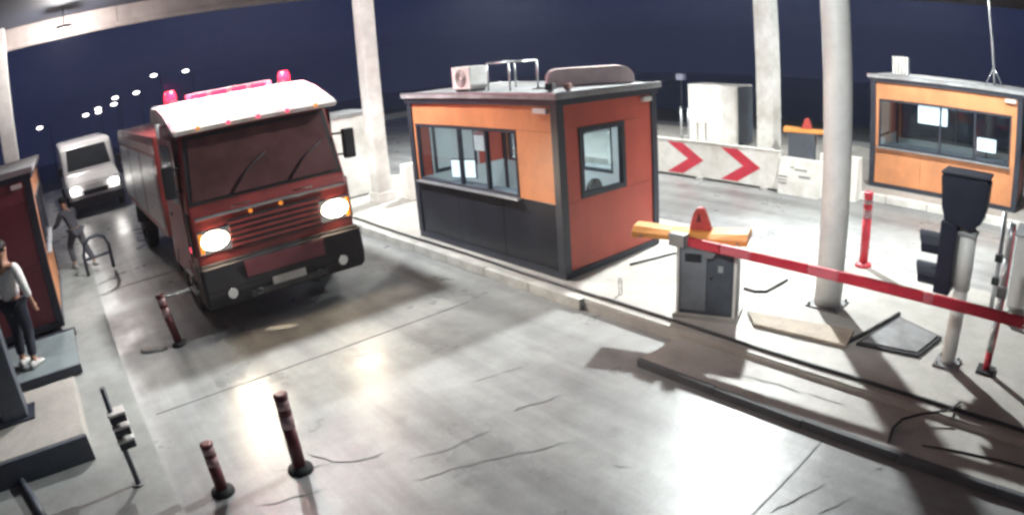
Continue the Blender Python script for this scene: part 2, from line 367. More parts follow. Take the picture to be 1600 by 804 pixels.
# ================================================================ KIOSKS
KW, KL, KH = 2.12, 3.71, 2.55
def kiosk(label, loc, long_m, short_m, lower_m, lit, group='toll booths on the islands', winz=(1.06, 2.04), wy=(-.98, 1.66)):
    t = thing('toll_kiosk', label, 'kiosk', loc, 0, group)
    hw, hl = KW/2, KL/2
    box('base_frame', (-hw, -hl, 0), (hw, hl, .10), M['frame'], t, .01)
    box('floor', (-hw+.06, -hl+.06, .101), (hw-.06, hl-.06, .13), M['steel'], t)
    for sx in (-1, 1):
        for sy in (-1, 1):
            cx, cy = sx*(hw-.06), sy*(hl-.06)
            box('corner_post', (cx-.066, cy-.066, .10), (cx+.066, cy+.066, KH-.12), M['frame'], t, .012)
    rf = box('roof', (-hw-.07, -hl-.07, KH-.06), (hw+.07, hl+.07, KH+.01), M['roofm'], t, .012)
    box('roof_fascia', (-hw-.03, -hl-.03, KH-.15), (hw+.03, hl+.03, KH-.061), M['frame'], t, .008)
    box('roof_trim', (-hw-.075, -hl-.075, KH+.011), (-hw-.02, hl+.075, KH+.03), M['alu'], t)
    box('roof_trim', (-hw-.019, -hl-.075, KH+.011), (hw+.075, -hl-.02, KH+.03), M['alu'], t)
    th = .05
    zt = KH-.152; zb = .102
    # long faces: lane side windows, both sides alike
    for sx in (-1, 1):
        xo = sx*(hw-.02); xi = xo-sx*th
        lo = min(xo, xi); hi = max(xo, xi)
        y0, y1 = -hl+.13, hl-.13
        box('side_panel', (lo, y0, winz[1]+.004), (hi, y1, zt), long_m, t, .004)
        box('side_panel', (lo, y0, winz[0]), (hi, wy[0]-.004, winz[1]), long_m, t, .004)
        if y1-wy[1] > .02: box('side_panel', (lo, wy[1]+.004, winz[0]), (hi, y1, winz[1]), long_m, t, .004)
        npan = 3
        for i in range(npan):
            a = y0+(y1-y0)*i/npan
            box('lower_panel', (lo, a+.003, zb), (hi, a+(y1-y0)/npan-.003, winz[0]-.004), lower_m if sx == -1 else long_m, t, .004)
        # sliding window
        fw = .045
        fr = bmesh.new()
        ys = [wy[0], wy[0]+(wy[1]-wy[0])*.27, wy[0]+(wy[1]-wy[0])*.53, wy[1]]
        add_box(fr, (xo-.065 if sx > 0 else xo-.012, wy[0], winz[0]), (xo+.012 if sx > 0 else xo+.065, wy[1], winz[0]+fw))
        add_box(fr, (xo-.065 if sx > 0 else xo-.012, wy[0], winz[1]-fw), (xo+.012 if sx > 0 else xo+.065, wy[1], winz[1]))
        for k, yy in enumerate(ys):
            e = fw if k in (1, 2) else fw*.8
            ya, yb = (yy, yy+e) if k == 0 else ((yy-e, yy) if k == 3 else (yy-e/2, yy+e/2))
            add_box(fr, (xo-.06 if sx > 0 else xo-.010, ya, winz[0]+fw), (xo+.010 if sx > 0 else xo+.06, yb, winz[1]-fw))
        w = mesh_obj('side_window', fr, M['frame'], t)
        box('window_sill', (xo-.02 if sx > 0 else xo-.09, wy[0]-.03, winz[0]-.03), (xo+.09 if sx > 0 else xo+.02, wy[1]+.03, winz[0]-.004), M['alu'], w, .004)
        for k in range(3):
            box('pane', (xo-sx*.03-.003, ys[k]+.02, winz[0]+fw-.005), (xo-sx*.03+.003, ys[k+1]-.02, winz[1]-fw+.005), M['glass'], w)
    # short faces: one square window
    for sy in (-1, 1):
        yo = sy*(hl-.02); yi = yo-sy*th; lo = min(yo, yi); hi = max(yo, yi)
        x0, x1 = -hw+.13, hw-.13; wx = (-.66, .30); wz = (1.08, 2.06)
        box('end_panel', (x0, lo, wz[1]+.004), (x1, hi, zt), short_m, t, .004)
        box('end_panel', (x0, lo, zb), (x1, hi, wz[0]-.004), short_m, t, .004)
        box('end_panel', (x0, lo, wz[0]), (wx[0]-.004, hi, wz[1]), short_m, t, .004)
        box('end_panel', (wx[1]+.004, lo, wz[0]), (x1, hi, wz[1]), short_m, t, .004)
        fr = bmesh.new(); a, b = (yo-.07, yo+.014) if sy > 0 else (yo-.014, yo+.07); f = .07
        add_box(fr, (wx[0], a, wz[0]), (wx[1], b, wz[0]+f)); add_box(fr, (wx[0], a, wz[1]-f), (wx[1], b, wz[1]))
        add_box(fr, (wx[0], a, wz[0]+f), (wx[0]+f, b, wz[1]-f)); add_box(fr, (wx[1]-f, a, wz[0]+f), (wx[1], b, wz[1]-f))
        w = mesh_obj('end_window', fr, M['frame'], t)
        box('pane', (wx[0]+f-.01, yo-sy*.03-.003, wz[0]+f-.01), (wx[1]-f+.01, yo-sy*.03+.003, wz[1]-f+.01), M['glass'], w)
    box('ceiling_lining', (-hw+.08, -hl+.08, KH-.19), (hw-.08, hl-.08, KH-.155), M['inner'], t)
    for sx in (-1, 1):
        xi = sx*(hw-.075); lo, hi = min(xi, xi-sx*.012), max(xi, xi-sx*.012)
        box('inner_lining', (lo, -hl+.14, .135), (hi, hl-.14, winz[0]-.01), M['inner'], t)
        box('inner_lining', (lo, -hl+.14, winz[1]+.01), (hi, hl-.14, KH-.192), M['inner'], t)
        box('inner_lining', (lo, -hl+.14, winz[0]-.009), (hi, wy[0]-.01, winz[1]+.009), M['inner'], t)
    yi = hl-.075
    box('inner_lining', (-hw+.10, yi-.012, .135), (hw-.10, yi, 1.07), M['inner'], t)
    box('inner_lining', (-hw+.10, yi-.012, 2.07), (hw-.10, yi, KH-.192), M['inner'], t)
    box('blind', (-.70, yi-.014, 1.071), (.34, yi-.004, 2.069), M['inner'], t)
    # roof eave lamps (small white boxes at the top corners)
    box('corner_lamp', (-hw-.05, -hl+.16, zt-.10), (-hw+.015, -hl+.42, zt-.03), M['white'], t, .008)
    box('corner_lamp', (hw-.36, -hl-.05, zt-.10), (hw-.16, -hl+.015, zt-.03), M['white'], t, .008)
    tb = box('tube_lamp', (-.06, -.6, KH-.235), (.06, .6, KH-.195), M['tube'], t, .01)
    if lit:
        ld = bpy.data.lights.new('tube_light', 'AREA'); ld.shape = 'RECTANGLE'; ld.size = .12; ld.size_y = 1.2; ld.energy = lit; ld.color = (.94, 1, 1)
        lo = bpy.data.objects.new('tube_light', ld); C.objects.link(lo); lo.parent = t; lo.location = (0, 0, KH-.25)
    return t
KC = (5.88+KW/2, 6.13+KL/2, ISL)
kiosk('orange and red toll kiosk with dark lower panels in the middle of the photo', KC, M['orange'], M['red'], M['darkpan'], 45)
KR = (14.55+KW/2, 1.12+KL/2, ISL)
kiosk('orange toll kiosk with a long window strip at the right edge', KR, M['orange'], M['red'], M['orange'], 3, winz=(.94, 2.02), wy=(-1.6, 1.65))
KLc = (-.62-KW/2, 10.62+KL/2, .2)
kiosk('dark red toll kiosk cut off by the left edge of the photo', KLc, M['orange'], M['maroon'], M['orange'], 5)

# things inside the middle kiosk
def desk(loc, label, ln=1.6):
    t = thing('counter', label, 'counter', loc)
    box('top', (-.24, -ln/2, .82), (.24, ln/2, .86), M['steelb'], t, .006)
    for sy in (-1, 1): box('support', (-.22, sy*(ln/2-.06)-.015, 0), (.22, sy*(ln/2-.06)+.015, .819), M['frame'], t)
    return t
zf = ISL+.131
desk((6.22, 8.0, zf), 'dark counter under the side window inside the middle kiosk', 2.6)
def monitor(loc, rz, label):
    t = thing('monitor', label, 'monitor', loc, rz)
    box('foot', (-.10, -.09, 0), (.10, .09, .012), M['black'], t, .004)
    tube('stand', [(0, 0, .012), (0, .02, .2)], .016, M['black'], t)
    box('casing', (-.25, -.015, .12), (.25, .025, .44), M['black'], t, .006)
    box('screen', (-.235, -.0185, .135), (.235, -.0151, .425), M['screen'], t)
    return t
monitor((6.2, 8.75, zf+.861), -PI/2+.35, 'bright white screen behind the left pane of the middle kiosk window')
def chair(loc, rz, label):
    t = thing('office_chair', label, 'chair', loc, rz)
    prism('backrest', [(math.cos(a)*.24, .22, .86+math.sin(a)*.22) for a in [PI*k/10 for k in range(11)]]+[(-.21, .22, .55), (.21, .22, .55)], (0, .06, 0), M['black'], t, .012)
    box('seat', (-.25, -.25, .44), (.25, .22, .52), M['black'], t, .03)
    tube('column', [(0, 0, .07), (0, 0, .44)], .028, M['steel'], t)
    tube('back_bracket', [(0, .1, .43), (0, .3, .43), (0, .295, .62)], .02, M['steel'], t)
    for k in range(5):
        a = 2*PI*k/5; l = tube('base_arm', [(0, 0, .09), (math.cos(a)*.28, math.sin(a)*.28, .065)], .02, M['black'], t, 8)
        box('castor', (math.cos(a)*.28-.025, math.sin(a)*.28-.025, 0), (math.cos(a)*.28+.025, math.sin(a)*.28+.025, .05), M['black'], l, .012)
    return t
chair((6.85, 6.75, zf), PI+.3, 'black office chair behind the end window of the middle kiosk')
# notice sheets on the window glass: they hang inside the panes
for (y, z, a, b, lab) in ((7.92, 1.97, .30, .30, 'white paper notice at the top of the middle window pane'), (6.0, 0, 0, 0, None)):
    if lab: tag(box('paper_notice', (0, -a/2, -b/2), (.003, a/2, b/2), M['paper'], None, 0, (5.95, y, z)), lab, 'notice')
t = thing('wall_fan', 'dark round fan on the wall behind the end window of the middle kiosk', 'fan', (7.15, 7.0, 2.1))
bm = bmesh.new()
for rr in (.09, .15, .2): add_ring_tube(bm, [(math.cos(a)*rr, 0, math.sin(a)*rr) for a in [2*PI*k/20 for k in range(21)]], .008, 6, False)
for k in range(12): add_ring_tube(bm, [(0, 0, 0), (math.cos(k*PI/6)*.2, 0, math.sin(k*PI/6)*.2)], .005, 5)
mesh_obj('grille', bm, M['black'], t)
tube('motor', [(0, .01, 0), (0, .16, 0)], .055, M['black'], t)
for k in range(4):
    a = k*PI/2; prism('blade', [(0, .0, 0), (math.cos(a-.35)*.17, .02, math.sin(a-.35)*.17), (math.cos(a+.35)*.17, -.01, math.sin(a+.35)*.17)], (0, .006, 0), M['steelb'], t)
tube('bracket', [(0, .12, 0), (.1, .16, .1), (.1, .16, .31)], .014, M['black'], t, 8)

# inside the right kiosk: glowing lamp panel and the bluish blind at its right end
tag(box('window_lamp_panel', (0, -.36, -.20), (.004, .36, .20), M['screen'], None, 0, (14.62, 3.3, 1.93)), 'bright white panel in the window of the right kiosk', 'panel')
desk((14.9, 3.0, zf), 'dark counter under the window inside the right kiosk', 3.0)
monitor((14.95, 2.0, zf+.861), -PI/2, 'glowing screen behind the right pane of the right kiosk')

# roof equipment, middle kiosk
RZ = ISL+KH+.012
t = thing('air_conditioner', 'white air conditioner box on the roof of the middle kiosk', 'air conditioner', (6.22, 8.35, RZ))
box('casing', (-.17, -.17, .045), (.17, .30, .40), M['white'], t, .02)
bm = bmesh.new()
for rr in (.05, .09, .13): add_ring_tube(bm, [(-.178, .06+math.cos(a)*rr, .22+math.sin(a)*rr) for a in [2*PI*k/18 for k in range(19)]], .006, 5, False)
mesh_obj('fan_grille', bm, M['black'], t)
for sy in (-.12, .24): box('foot', (-.15, sy-.02, 0), (.15, sy+.02, .044), M['steel'], t)
t = thing('roof_frame', 'open white tube frame beside the air conditioner on the middle kiosk roof', 'frame', (6.55, 7.75, RZ))
for (x, y) in ((-.28, -.26), (.28, -.26), (-.28, .26), (.28, .26)):
    tube('leg', [(x, y, 0), (x, y, .42)], .016, M['alu'], t, 8)
for p, q in (((-.28, -.26), (.28, -.26)), ((.28, -.26), (.28, .26)), ((.28, .26), (-.28, .26)), ((-.28, .26), (-.28, -.26))):
    tube('top_rail', [(*p, .425), (*q, .425)], .016, M['alu'], t, 8)
t = thing('roof_housing', 'low pale mauve housing with rounded corners on the middle kiosk roof', 'housing', (7.25, 6.75, RZ), -.62)
poly = [(-.66, 0, .01), (-.66, 0, .15), (-.62, 0, .235), (-.54, 0, .275), (.50, 0, .285), (.58, 0, .25), (.66, 0, .17), (.68, 0, .01)]
bmz = bmesh.new(); add_prism(bmz, poly, (0, .34, 0)); bmesh.ops.recalc_face_normals(bmz, faces=bmz.faces)
bmesh.ops.bevel(bmz, geom=list(bmz.edges), offset=.018, segments=2, affect='EDGES')
mesh_obj('shell', bmz, mat('housing_mauve', (.70, .58, .57), .55, var=.2, scale=3, bump=.05), t)
for x in (-.5, .5): box('skid', (x-.05, .02, 0), (x+.05, .32, .009), M['steel'], t)
for (px, py, s, lab) in ((6.15, 6.5, .085, 'small black roof camera at the near corner of the middle kiosk roof'), (6.32, 6.33, .07, 'small brown junction box on the middle kiosk roof beside the roof camera')):
    t = thing('roof_device', lab, 'device', (px, py, RZ), .5)
    box('body', (-s, -s*.6, .03), (s, s*.6, .03+s*1.1), M['black'] if s > .08 else mat('brown_box', (.22, .12, .10), .5), t, .012)
    box('bracket', (-s*.4, -s*.4, 0), (s*.4, s*.4, .029), M['steel'], t)
# right kiosk roof
t = thing('roof_vent', 'white slatted vent stack on the roof of the right kiosk', 'vent', (15.45, 4.3, RZ))
box('core', (-.14, -.17, 0), (.14, .17, .42), M['alu'], t, .01)
for k in range(5): box('slat', (-.175, -.2+k*.088, .02), (-.141, -.2+k*.088+.045, .44), M['white'], t, .005)
t = thing('roof_mast', 'thin grey mast guyed on the roof of the right kiosk', 'mast', (15.3, 1.9, RZ))
tube('pole', [(0, 0, 0), (0, .03, .6), (0, .09, 1.55), (0, .12, 2.6)], .03, M['alu'], t, 10)
for (x, y) in ((.1, -.2), (-.08, .22)): tube('guy_strut', [(x, y, 0), (0, .02, .42)], .014, M['alu'], t, 6)
box('foot_plate', (-.12, -.24, 0), (.12, .26, .012), M['steel'], t)

# ================================================================ BARRIER GATE (knocked askew)
def gate_cabinet(name, label, loc, rz, group):
    t = thing(name, label, 'barrier gate', loc, rz, group)
    # local: long axis = y
    box('plinth', (-.24, -.40, 0), (.24, .40, .05), M['island'], t, .01)
    box('cabinet', (-.19, -.35, .051), (.19, .35, .93), M['cabin'], t, .012)
    d = box('door', (-.203, -.31, .10), (-.191, -.02, .88), M['steelb'], t, .004)
    tube('door_handle', [(-.205, -.06, .52), (-.23, -.06, .52)], .014, M['black'], d, 8)
    box('door', (-.203, .0, .10), (-.191, .31, .88), mat('cabinet_door_pale', (.20, .215, .24), .45, var=.2, scale=2.5), t, .004)
    for sy in (-1, 1): box('edge_trim', (-.206, sy*.345-.016, .052), (-.17, sy*.345+.016, .929), M['white'], t)
    # lid: long orange cover with tapered ends
    prof = [(-.21, -.42, .931), (-.21, .78, .931), (-.21, .78, 1.02), (-.12, .70, 1.07), (-.05, -.30, 1.13), (-.21, -.42, 1.04)]
    bm = bmesh.new()
    for y0, y1, w0, h0, h1 in ((-.47, -.02, .215, .135, .10), (-.018, .44, .195, .10, .095), (.442, .92, .185, .095, .125)):
        add_prism(bm, [(-w0, y0, .932), (w0, y0, .932), (w0, y0, .932+h0*.55), (w0*.55, y0, .932+h0), (-w0*.55, y0, .932+h0), (-w0, y0, .932+h0*.55)], (0, y1-y0, 0))
        for v in bm.verts:
            if abs(v.co.y-y1) < 1e-4 and v.co.z > .94: v.co.z = .932+(v.co.z-.932)*h1/h0
    bmesh.ops.recalc_face_normals(bm, faces=bm.faces)
    bmesh.ops.bevel(bm, geom=list(bm.edges), offset=.006, segments=1, affect='EDGES')
    lidm = mesh_obj('lid', bm, M['lidor'], t)
    for yy in (-.36, .22, .80): tube('lid_bolt', [(-.20, yy, .965), (-.222, yy, .965)], .014, M['steel'], lidm, 8)
    box('lock', (-.209, -.20, .60), (-.2035, -.14, .68), M['alu'], t, .002)
    box('vent_grille', (-.209, .06, .70), (-.2035, .26, .80), M['black'], t, .002)
    # red warning lamp on the lid
    bm = bmesh.new(); pr = [(-.14, 0), (-.10, .12), (-.065, .22), (-.03, .265), (.03, .265), (.07, .22), (.11, .10), (.13, 0)]
    add_prism(bm, [(-.045, y, z) for y, z in pr], (.09, 0, 0)); bmesh.ops.recalc_face_normals(bm, faces=bm.faces)
    bmesh.ops.bevel(bm, geom=list(bm.edges), offset=.012, segments=2, affect='EDGES')
    w = mesh_obj('warning_lamp', bm, mat('lamp_red_body', (.50, .07, .06), .4, var=.25, scale=7), t, (0, .12, 1.035))
    prism('lamp_window', [(-.049, -.02, .10), (-.049, .01, .21), (-.049, .045, .10)], (.003, 0, 0), M['bred'], w)
    tube('arm_hub', [(-.19, -.05, .86), (-.30, -.05, .86)], .07, M['steel'], t, 14)
    return t
gate = gate_cabinet('barrier_gate', 'grey barrier cabinet with orange lid, red lamp and long red boom beside the middle kiosk', (6.19, 3.98, ISL), .38, 'barrier gates')
def arm_pt(s): return Vector((-.10+.035*s, .28-s, .0-.012*s))
bm = bmesh.new(); add_ring_tube(bm, [arm_pt(.01), arm_pt(5.38)], .02, 8)
arm = mesh_obj('boom', bm, M['alu'], gate)
arm.matrix_basis = (Matrix.Translation((6.19, 3.98, ISL)) @ Matrix.Rotation(.38, 4, 'Z')).inverted() @ Matrix.Translation((6.0, 4.0, 1.10))
segs = [(0, .18, 'alu'), (.18, .62, 'armred'), (.62, 1.0, 'armpale'), (1.0, 1.7, 'armred'), (1.7, 2.05, 'armpale'), (2.05, 3.0, 'armred'), (3.0, 3.1, 'armpale'), (3.1, 4.1, 'armred'), (4.1, 4.4, 'armpale'), (4.4, 5.4, 'armred')]
for a, b, mm in segs:
    p, q = arm_pt(a), arm_pt(b-.004)
    bm = bmesh.new(); hh = .052; ww = .03
    add_prism(bm, [p+Vector((-ww, 0, -hh)), p+Vector((ww, 0, -hh)), p+Vector((ww, 0, hh)), p+Vector((-ww, 0, hh))], q-p)
    bmesh.ops.recalc_face_normals(bm, faces=bm.faces); bmesh.ops.bevel(bm, geom=list(bm.edges), offset=.01, segments=2, affect='EDGES')
    mesh_obj('boom_section', bm, M[mm], arm)
bm = bmesh.new(); p, q = arm_pt(.3), arm_pt(5.3)
add_ring_tube(bm, [p+Vector((0, 0, -.056)), q+Vector((0, 0, -.056))], .008, 6); mesh_obj('edge_strip', bm, M['brt'], arm)
box('clamp', (-.16, .12, -.075), (-.04, .34, .075), M['steel'], arm, .01)

gate_cabinet('barrier_gate', 'far barrier cabinet with orange lid between the two pillars', (15.25, 6.95, ISL), -2.9, 'barrier gates')

# boom rest post
t = thing('boom_rest_post', 'slim red and silver post holding up the barrier arm at the right edge', 'post', (6.72, .53, ISL))
segz = [(0.03, .24, 'brt'), (.24, .62, 'alu'), (.62, .9, 'alu'), (.9, 1.25, 'alu'), (1.25, 1.62, 'alu')]
for a, b, mm in segz: tube('tube_section', [(0, 0, a), (0, 0, b-.003)], .045, M[mm], t, 14)
for s in (-1, 1): tube('red_stripe', [(s*.047*.6-.02, -.0395, .25), (s*.047*.6-.02, -.0395, 1.6)], .008, M['brt'], t, 6)
box('base_plate', (-.11, -.11, 0), (.11, .11, .03), M['black'], t, .006)
box('fork', (-.09, -.06, .86), (-.055, .06, .98), M['steel'], t, .005)

# traffic signal, seen from behind and the side
t = thing('traffic_signal', 'dark traffic signal with two visors facing left on a thick pale post', 'traffic light', (6.63, 1.0, ISL))
tube('post', [(0, 0, .03), (0, 0, .75), (0, 0, 1.50)], .085, M['pillarg'], t, 20)
tube('post_sleeve', [(0, 0, .86), (0, 0, 1.48)], .098, mat('sleeve_white', (.70, .71, .68), .45, var=.12), t, 20)
box('base_plate', (-.15, -.15, 0), (.15, .15, .03), M['steel'], t, .006)
for a in range(4): tube('anchor_bolt', [(.11*(1 if a % 2 else -1), .11*(1 if a > 1 else -1), .03), (.11*(1 if a % 2 else -1), .11*(1 if a > 1 else -1), .06)], .012, M['steel'], t, 6)
bk = box('lamp_housing', (-.15, .11, .80), (.12, .30, 1.56), M['navy'], t, .02)
for zc in (1.28, .95):
    bm = bmesh.new(); n = 14; R = .115
    for k in range(n):
        a0, a1 = -PI*.35+PI*1.7*k/n, -PI*.35+PI*1.7*(k+1)/n
        def P(a, y, r): return bm.verts.new((-.015+math.cos(a)*r, y, zc+math.sin(a)*r))
        y1 = lambda a: .30+.20+.05*max(0, math.sin(a))
        o0, o1, o2, o3 = P(a0, .30, R), P(a1, .30, R), P(a1, y1(a1), R), P(a0, y1(a0), R)
        i0, i1, i2, i3 = P(a0, .30, R-.008), P(a1, .30, R-.008), P(a1, y1(a1), R-.008), P(a0, y1(a0), R-.008)
        bm.faces.new((o0, o1, o2, o3)); bm.faces.new((i3, i2, i1, i0)); bm.faces.new((o3, o2, i2, i3))
    bmesh.ops.remove_doubles(bm, verts=bm.verts, dist=.0005)
    mesh_obj('visor', bm, M['navy'], t)
    tube('lens', [(-.015, .302, zc), (-.015, .315, zc)], .10, mat('lens_dark_red', (.10, .012, .012), .2) if zc > 1.1 else mat('lens_dark_green', (.01, .06, .03), .2), t, 18)
# wide hooded display head on top, narrowing downwards
hd = [(-.24, 1.60), (-.27, 1.72), (-.29, 1.98), (-.25, 2.03), (.24, 2.05), (.27, 2.0), (.24, 1.70), (.19, 1.56), (-.12, 1.50)]
prism('display_head', [(-.06, y*.95+.08, z) for y, z in hd], (.30, 0, 0), M['navy'], t, .02, (-.10, 0, 0))
box('hood', (-.20, -.20, 2.035), (.16, .33, 2.06), M['navy'], t, .008)
tube('bracket', [(0, 0, 1.48), (0, .05, 1.55), (0, .12, 1.56)], .035, M['alu'], t, 10)
tube('bracket', [(0, 0, 1.44), (0, .14, 1.44)], .03, M['alu'], t, 10)
box('clamp', (-.107, -.107, 1.43), (.107, .107, 1.47), M['alu'], t, .01)

# slim post with clamps behind the signal
t = thing('slim_post', 'slim grey post with two dark clamps behind the traffic signal', 'post', (8.35, .78, ISL))
tube('pole', [(0, 0, .02), (0, 0, 1.35)], .034, M['alu'], t, 12)
box('base_plate', (-.1, -.1, 0), (.1, .1, .02), M['steel'], t)
for z in (.42, .72): box('clamp', (-.06, -.055, z), (.06, .055, z+.09), M['black'], t, .012)
t = thing('power_box', 'pale utility box low on the island at the right edge', 'box', (9.0, .1, ISL))
box('body', (-.3, -.42, .05), (.3, .5, 1.0), M['pillarg'], t, .015); box('plinth', (-.26, -.38, 0), (.26, .46, .049), M['kerb'], t)
box('lid', (-.33, -.45, 1.0), (.33, .53, 1.04), M['alu'], t, .008)

# ================================================================ ROAD FURNITURE
def bollard(label, loc, h, r, tilt=(0, 0), mred=None, grp='red bollards along the truck lane', bands=((.58, .74), (.82, .93))):
    t = thing('bollard', label, 'bollard', loc, 0, grp); t.rotation_euler = (tilt[0], tilt[1], 0)
    mred = mred or M['bred']
    tube('base', [(0, 0, 0), (0, 0, .03), (0, 0, .055)], [r*2.0, r*1.9, r*1.15], M['rubber'] if mred is M['bred'] else mred, t, 20)
    z0 = .056; cuts = [z0]
    for a, b in bands: cuts += [a*h, b*h]
    cuts.append(h-.02)
    for i in range(len(cuts)-1):
        white = i % 2 == 1
        rr = r*(1.02 if white else 1)
        tube('reflective_band' if white else 'shaft', [(0, 0, cuts[i]), (0, 0, cuts[i+1]-.001)], rr, mat('band_pinkish', (.40, .24, .25), .35, var=.3, scale=14) if white else mred, t, 18)
    tube('cap', [(0, 0, h-.02), (0, 0, h-.006), (0, 0, h)], [r*1.08, r*1.04, r*.6], mred, t, 18)
    return t
g = G(470, 733); bollard('tall red bollard nearest the middle of the lane, right of the smaller one', (g.x, g.y, 0), .80, .062)
g = G(349, 768); bollard('shorter dark red bollard left of the tall one at the bottom', (g.x, g.y, 0), .53, .058)
g = G(281, 538); bollard('dark red bollard leaning in front of the truck bumper', (g.x, g.y, 0), .78, .06, (-.05, -.14))
t = bollard('bright red marker post with a white band behind the round grey pillar', (9.05, 2.99, ISL), 1.12, .07, mred=M['brt'], grp=None, bands=((.66, .76), (.84, .90)))
for u, v, lab, s in ((240, 546, 'white plastic fragment standing in for a headlight reflection beside the leaning bollard', 1.), (440, 513, 'white plastic fragment standing in for a headlight reflection on the lane before the truck', 1.1)):
    g = G(u, v)
    bm = bmesh.new(); poly = [(-.22*s, -.03, 0), (-.1*s, -.09, 0), (.14*s, -.07, 0), (.24*s, .01, 0), (.1*s, .07, 0), (-.16*s, .06, 0)]
    add_prism(bm, poly, (0, 0, .028)); bmesh.ops.recalc_face_normals(bm, faces=bm.faces); bmesh.ops.bevel(bm, geom=list(bm.edges), offset=.008, segments=2, affect='EDGES')
    tag(mesh_obj('glint', bm, M['glint_patch'], None, (g.x, g.y, .002), (0, 0, -.55)), lab, 'glint_patch', 'stand-in headlight reflections on the lane')  # flat white solids stand in for headlight reflections on the lane
# striped beam post at the left kerb
t = thing('sensor_post', 'thin grey post carrying three stacked boxes at the left kerb', 'post', (-.17, 5.52, .06))
tube('pole', [(0, 0, .015), (0, 0, .5), (0, 0, 1.02)], .028, M['steelb'], t, 12)
tube('foot', [(0, 0, 0), (0, 0, .015)], .07, M['steel'], t, 14)
for z in (.42, .555, .69):
    b = box('sensor_box', (-.035, -.085, z), (.13, .065, z+.07), M['frame'], t, .006)
    box('cover', (-.04, -.09, z+.0705), (.135, .07, z+.095), M['white'], b, .005)  # white slab paints in the lamp-lit top of the box
# hatch plate, board and angle irons on the island
pl = [G(1338, 533, .2), G(1405, 492, .2), G(1472, 524, .2), G(1436, 553, .2)]
t = thing('hatch_cover', 'dark edged square steel hatch cover lying on the island by the round pillar', 'hatch', (6.9, 1.65, ISL))
off = Vector((6.9, 1.65, ISL))
prism('rim', [p-off-Vector((0, 0, .05)) for p in pl], (0, 0, .035), M['black'], t, .004)
cen = sum(pl, Vector())/4
prism('plate', [(cen+(p-cen)*.88)-off-Vector((0, 0, .0145)) for p in pl], (0, 0, .016), M['steel'], t, .003)
tag(prism('cover_board', [p-Vector((0, 0, .02)) for p in (G(1168, 486, .19), G(1178, 506, .19), G(1322, 540, .19), G(1335, 516, .19))], (0, 0, .03), M['ochre'], None, .006), 'narrow weathered board lying flat between the barrier cabinet and the pillar', 'board')
tag(tube('angle_iron', [G(1318, 537, .165), G(1345, 524, .165), G(1405, 490, .165)], .028, M['black'], None, 6), 'black bar lying across the end of the board by the hatch', 'bar')
tag(tube('bent_rod', [G(1163, 450, .165), G(1180, 455, .165), G(1197, 455, .165), G(1212, 447, .165), G(1230, 437, .165)], .018, M['black'], None, 8), 'bent black rod lying right of the barrier cabinet', 'rod')
tag(tube('straight_rod', [G(985, 413, .165), G(1020, 404, .165), G(1056, 395, .165)], .02, M['black'], None, 8), 'straight black rod lying at the foot of the red kiosk end', 'rod')
t = thing('hoop', 'small thin metal hoop standing on the island before the middle kiosk', 'hoop', (5.97, 5.22, ISL))
tube('rail', [(-.02, 0, 0), (-.02, 0, .20), (.0, 0, .23), (.02, 0, .23), (.035, 0, .2), (.035, 0, 0)], .008, M['alu'], t, 8)
# cable along the island
random.seed(3)
cpts = []
y = 14.2
while y > -3.2:
    cpts.append(Vector((5.70+.012*math.sin(y*1.7)+random.uniform(-.006, .006), y, ISL+.020))); y -= .35
tag(tube('cable', cpts, .021, M['black'], None, 8), 'long black cable running along the island edge past the middle kiosk', 'cable')
lp = [G(1500, 628, .17), G(1485, 640, .20), G(1440, 646, .17), G(1410, 654, .13), G(1395, 668, APR+.013), G(1388, 690, APR+.013)]
tag(tube('cable', lp, .013, M['black'], None, 8), 'short black cable looping off the long cable at lower right', 'cable')
tag(tube('cable', [G(1440, 694, APR+.01), G(1500, 705, APR+.01), G(1560, 718, APR+.01), G(1640, 740, APR+.01)], .010, M['black'], None, 8), 'thin dark cable in the shadow at the lower right corner', 'cable')

# left side: block, platform, near post, guard
t = thing('concrete_block', 'low pale concrete block at the left edge with a dark steel front', 'block', (-1.6, 7.1, .06))
box('body', (-1.6, -.78, 0), (1.04, .85, .29), M['island'], t, .012)
box('front_plate', (-1.6, -.84, .0), (1.06, -.785, .285), M['steelb'], t, .006)
t = thing('kiosk_step', 'grey steel step platform in front of the left kiosk', 'step', (-1.2, 9.5, .06))
box('deck', (-1.2, -.75, .04), (.72, .85, .13), M['teal'], t, .006)
box('front_edge', (-1.2, -.80, .02), (.74, -.752, .135), M['frame'], t, .004)
box('rear_edge', (-1.2, .852, .02), (.74, .93, .138), M['frame'], t, .004)
for sx in (-1.0, .5): box('skid', (sx, -.7, 0), (sx+.1, .8, .039), M['steel'], t)
t = thing('steel_post', 'thick blue grey post standing on the block at the left edge', 'post', (-1.40, 7.3, .35))
box('shaft', (-.17, -.14, .02), (.17, .14, 6.5), M['steelb'], t, .015)
box('base_plate', (-.26, -.22, 0), (.26, .22, .02), M['frame'], t, .004)
gp = [G(-60, 640, .10), G(0, 700, .10), G(28, 742, .10), G(52, 778, .10), G(80, 830, .10)]
tag(tube('guard_rail', [p-Vector((0, 0, .0)) for p in gp], .045, M['steelb'], None, 12), 'dark curved guard pipe in the bottom left corner', 'guard rail')

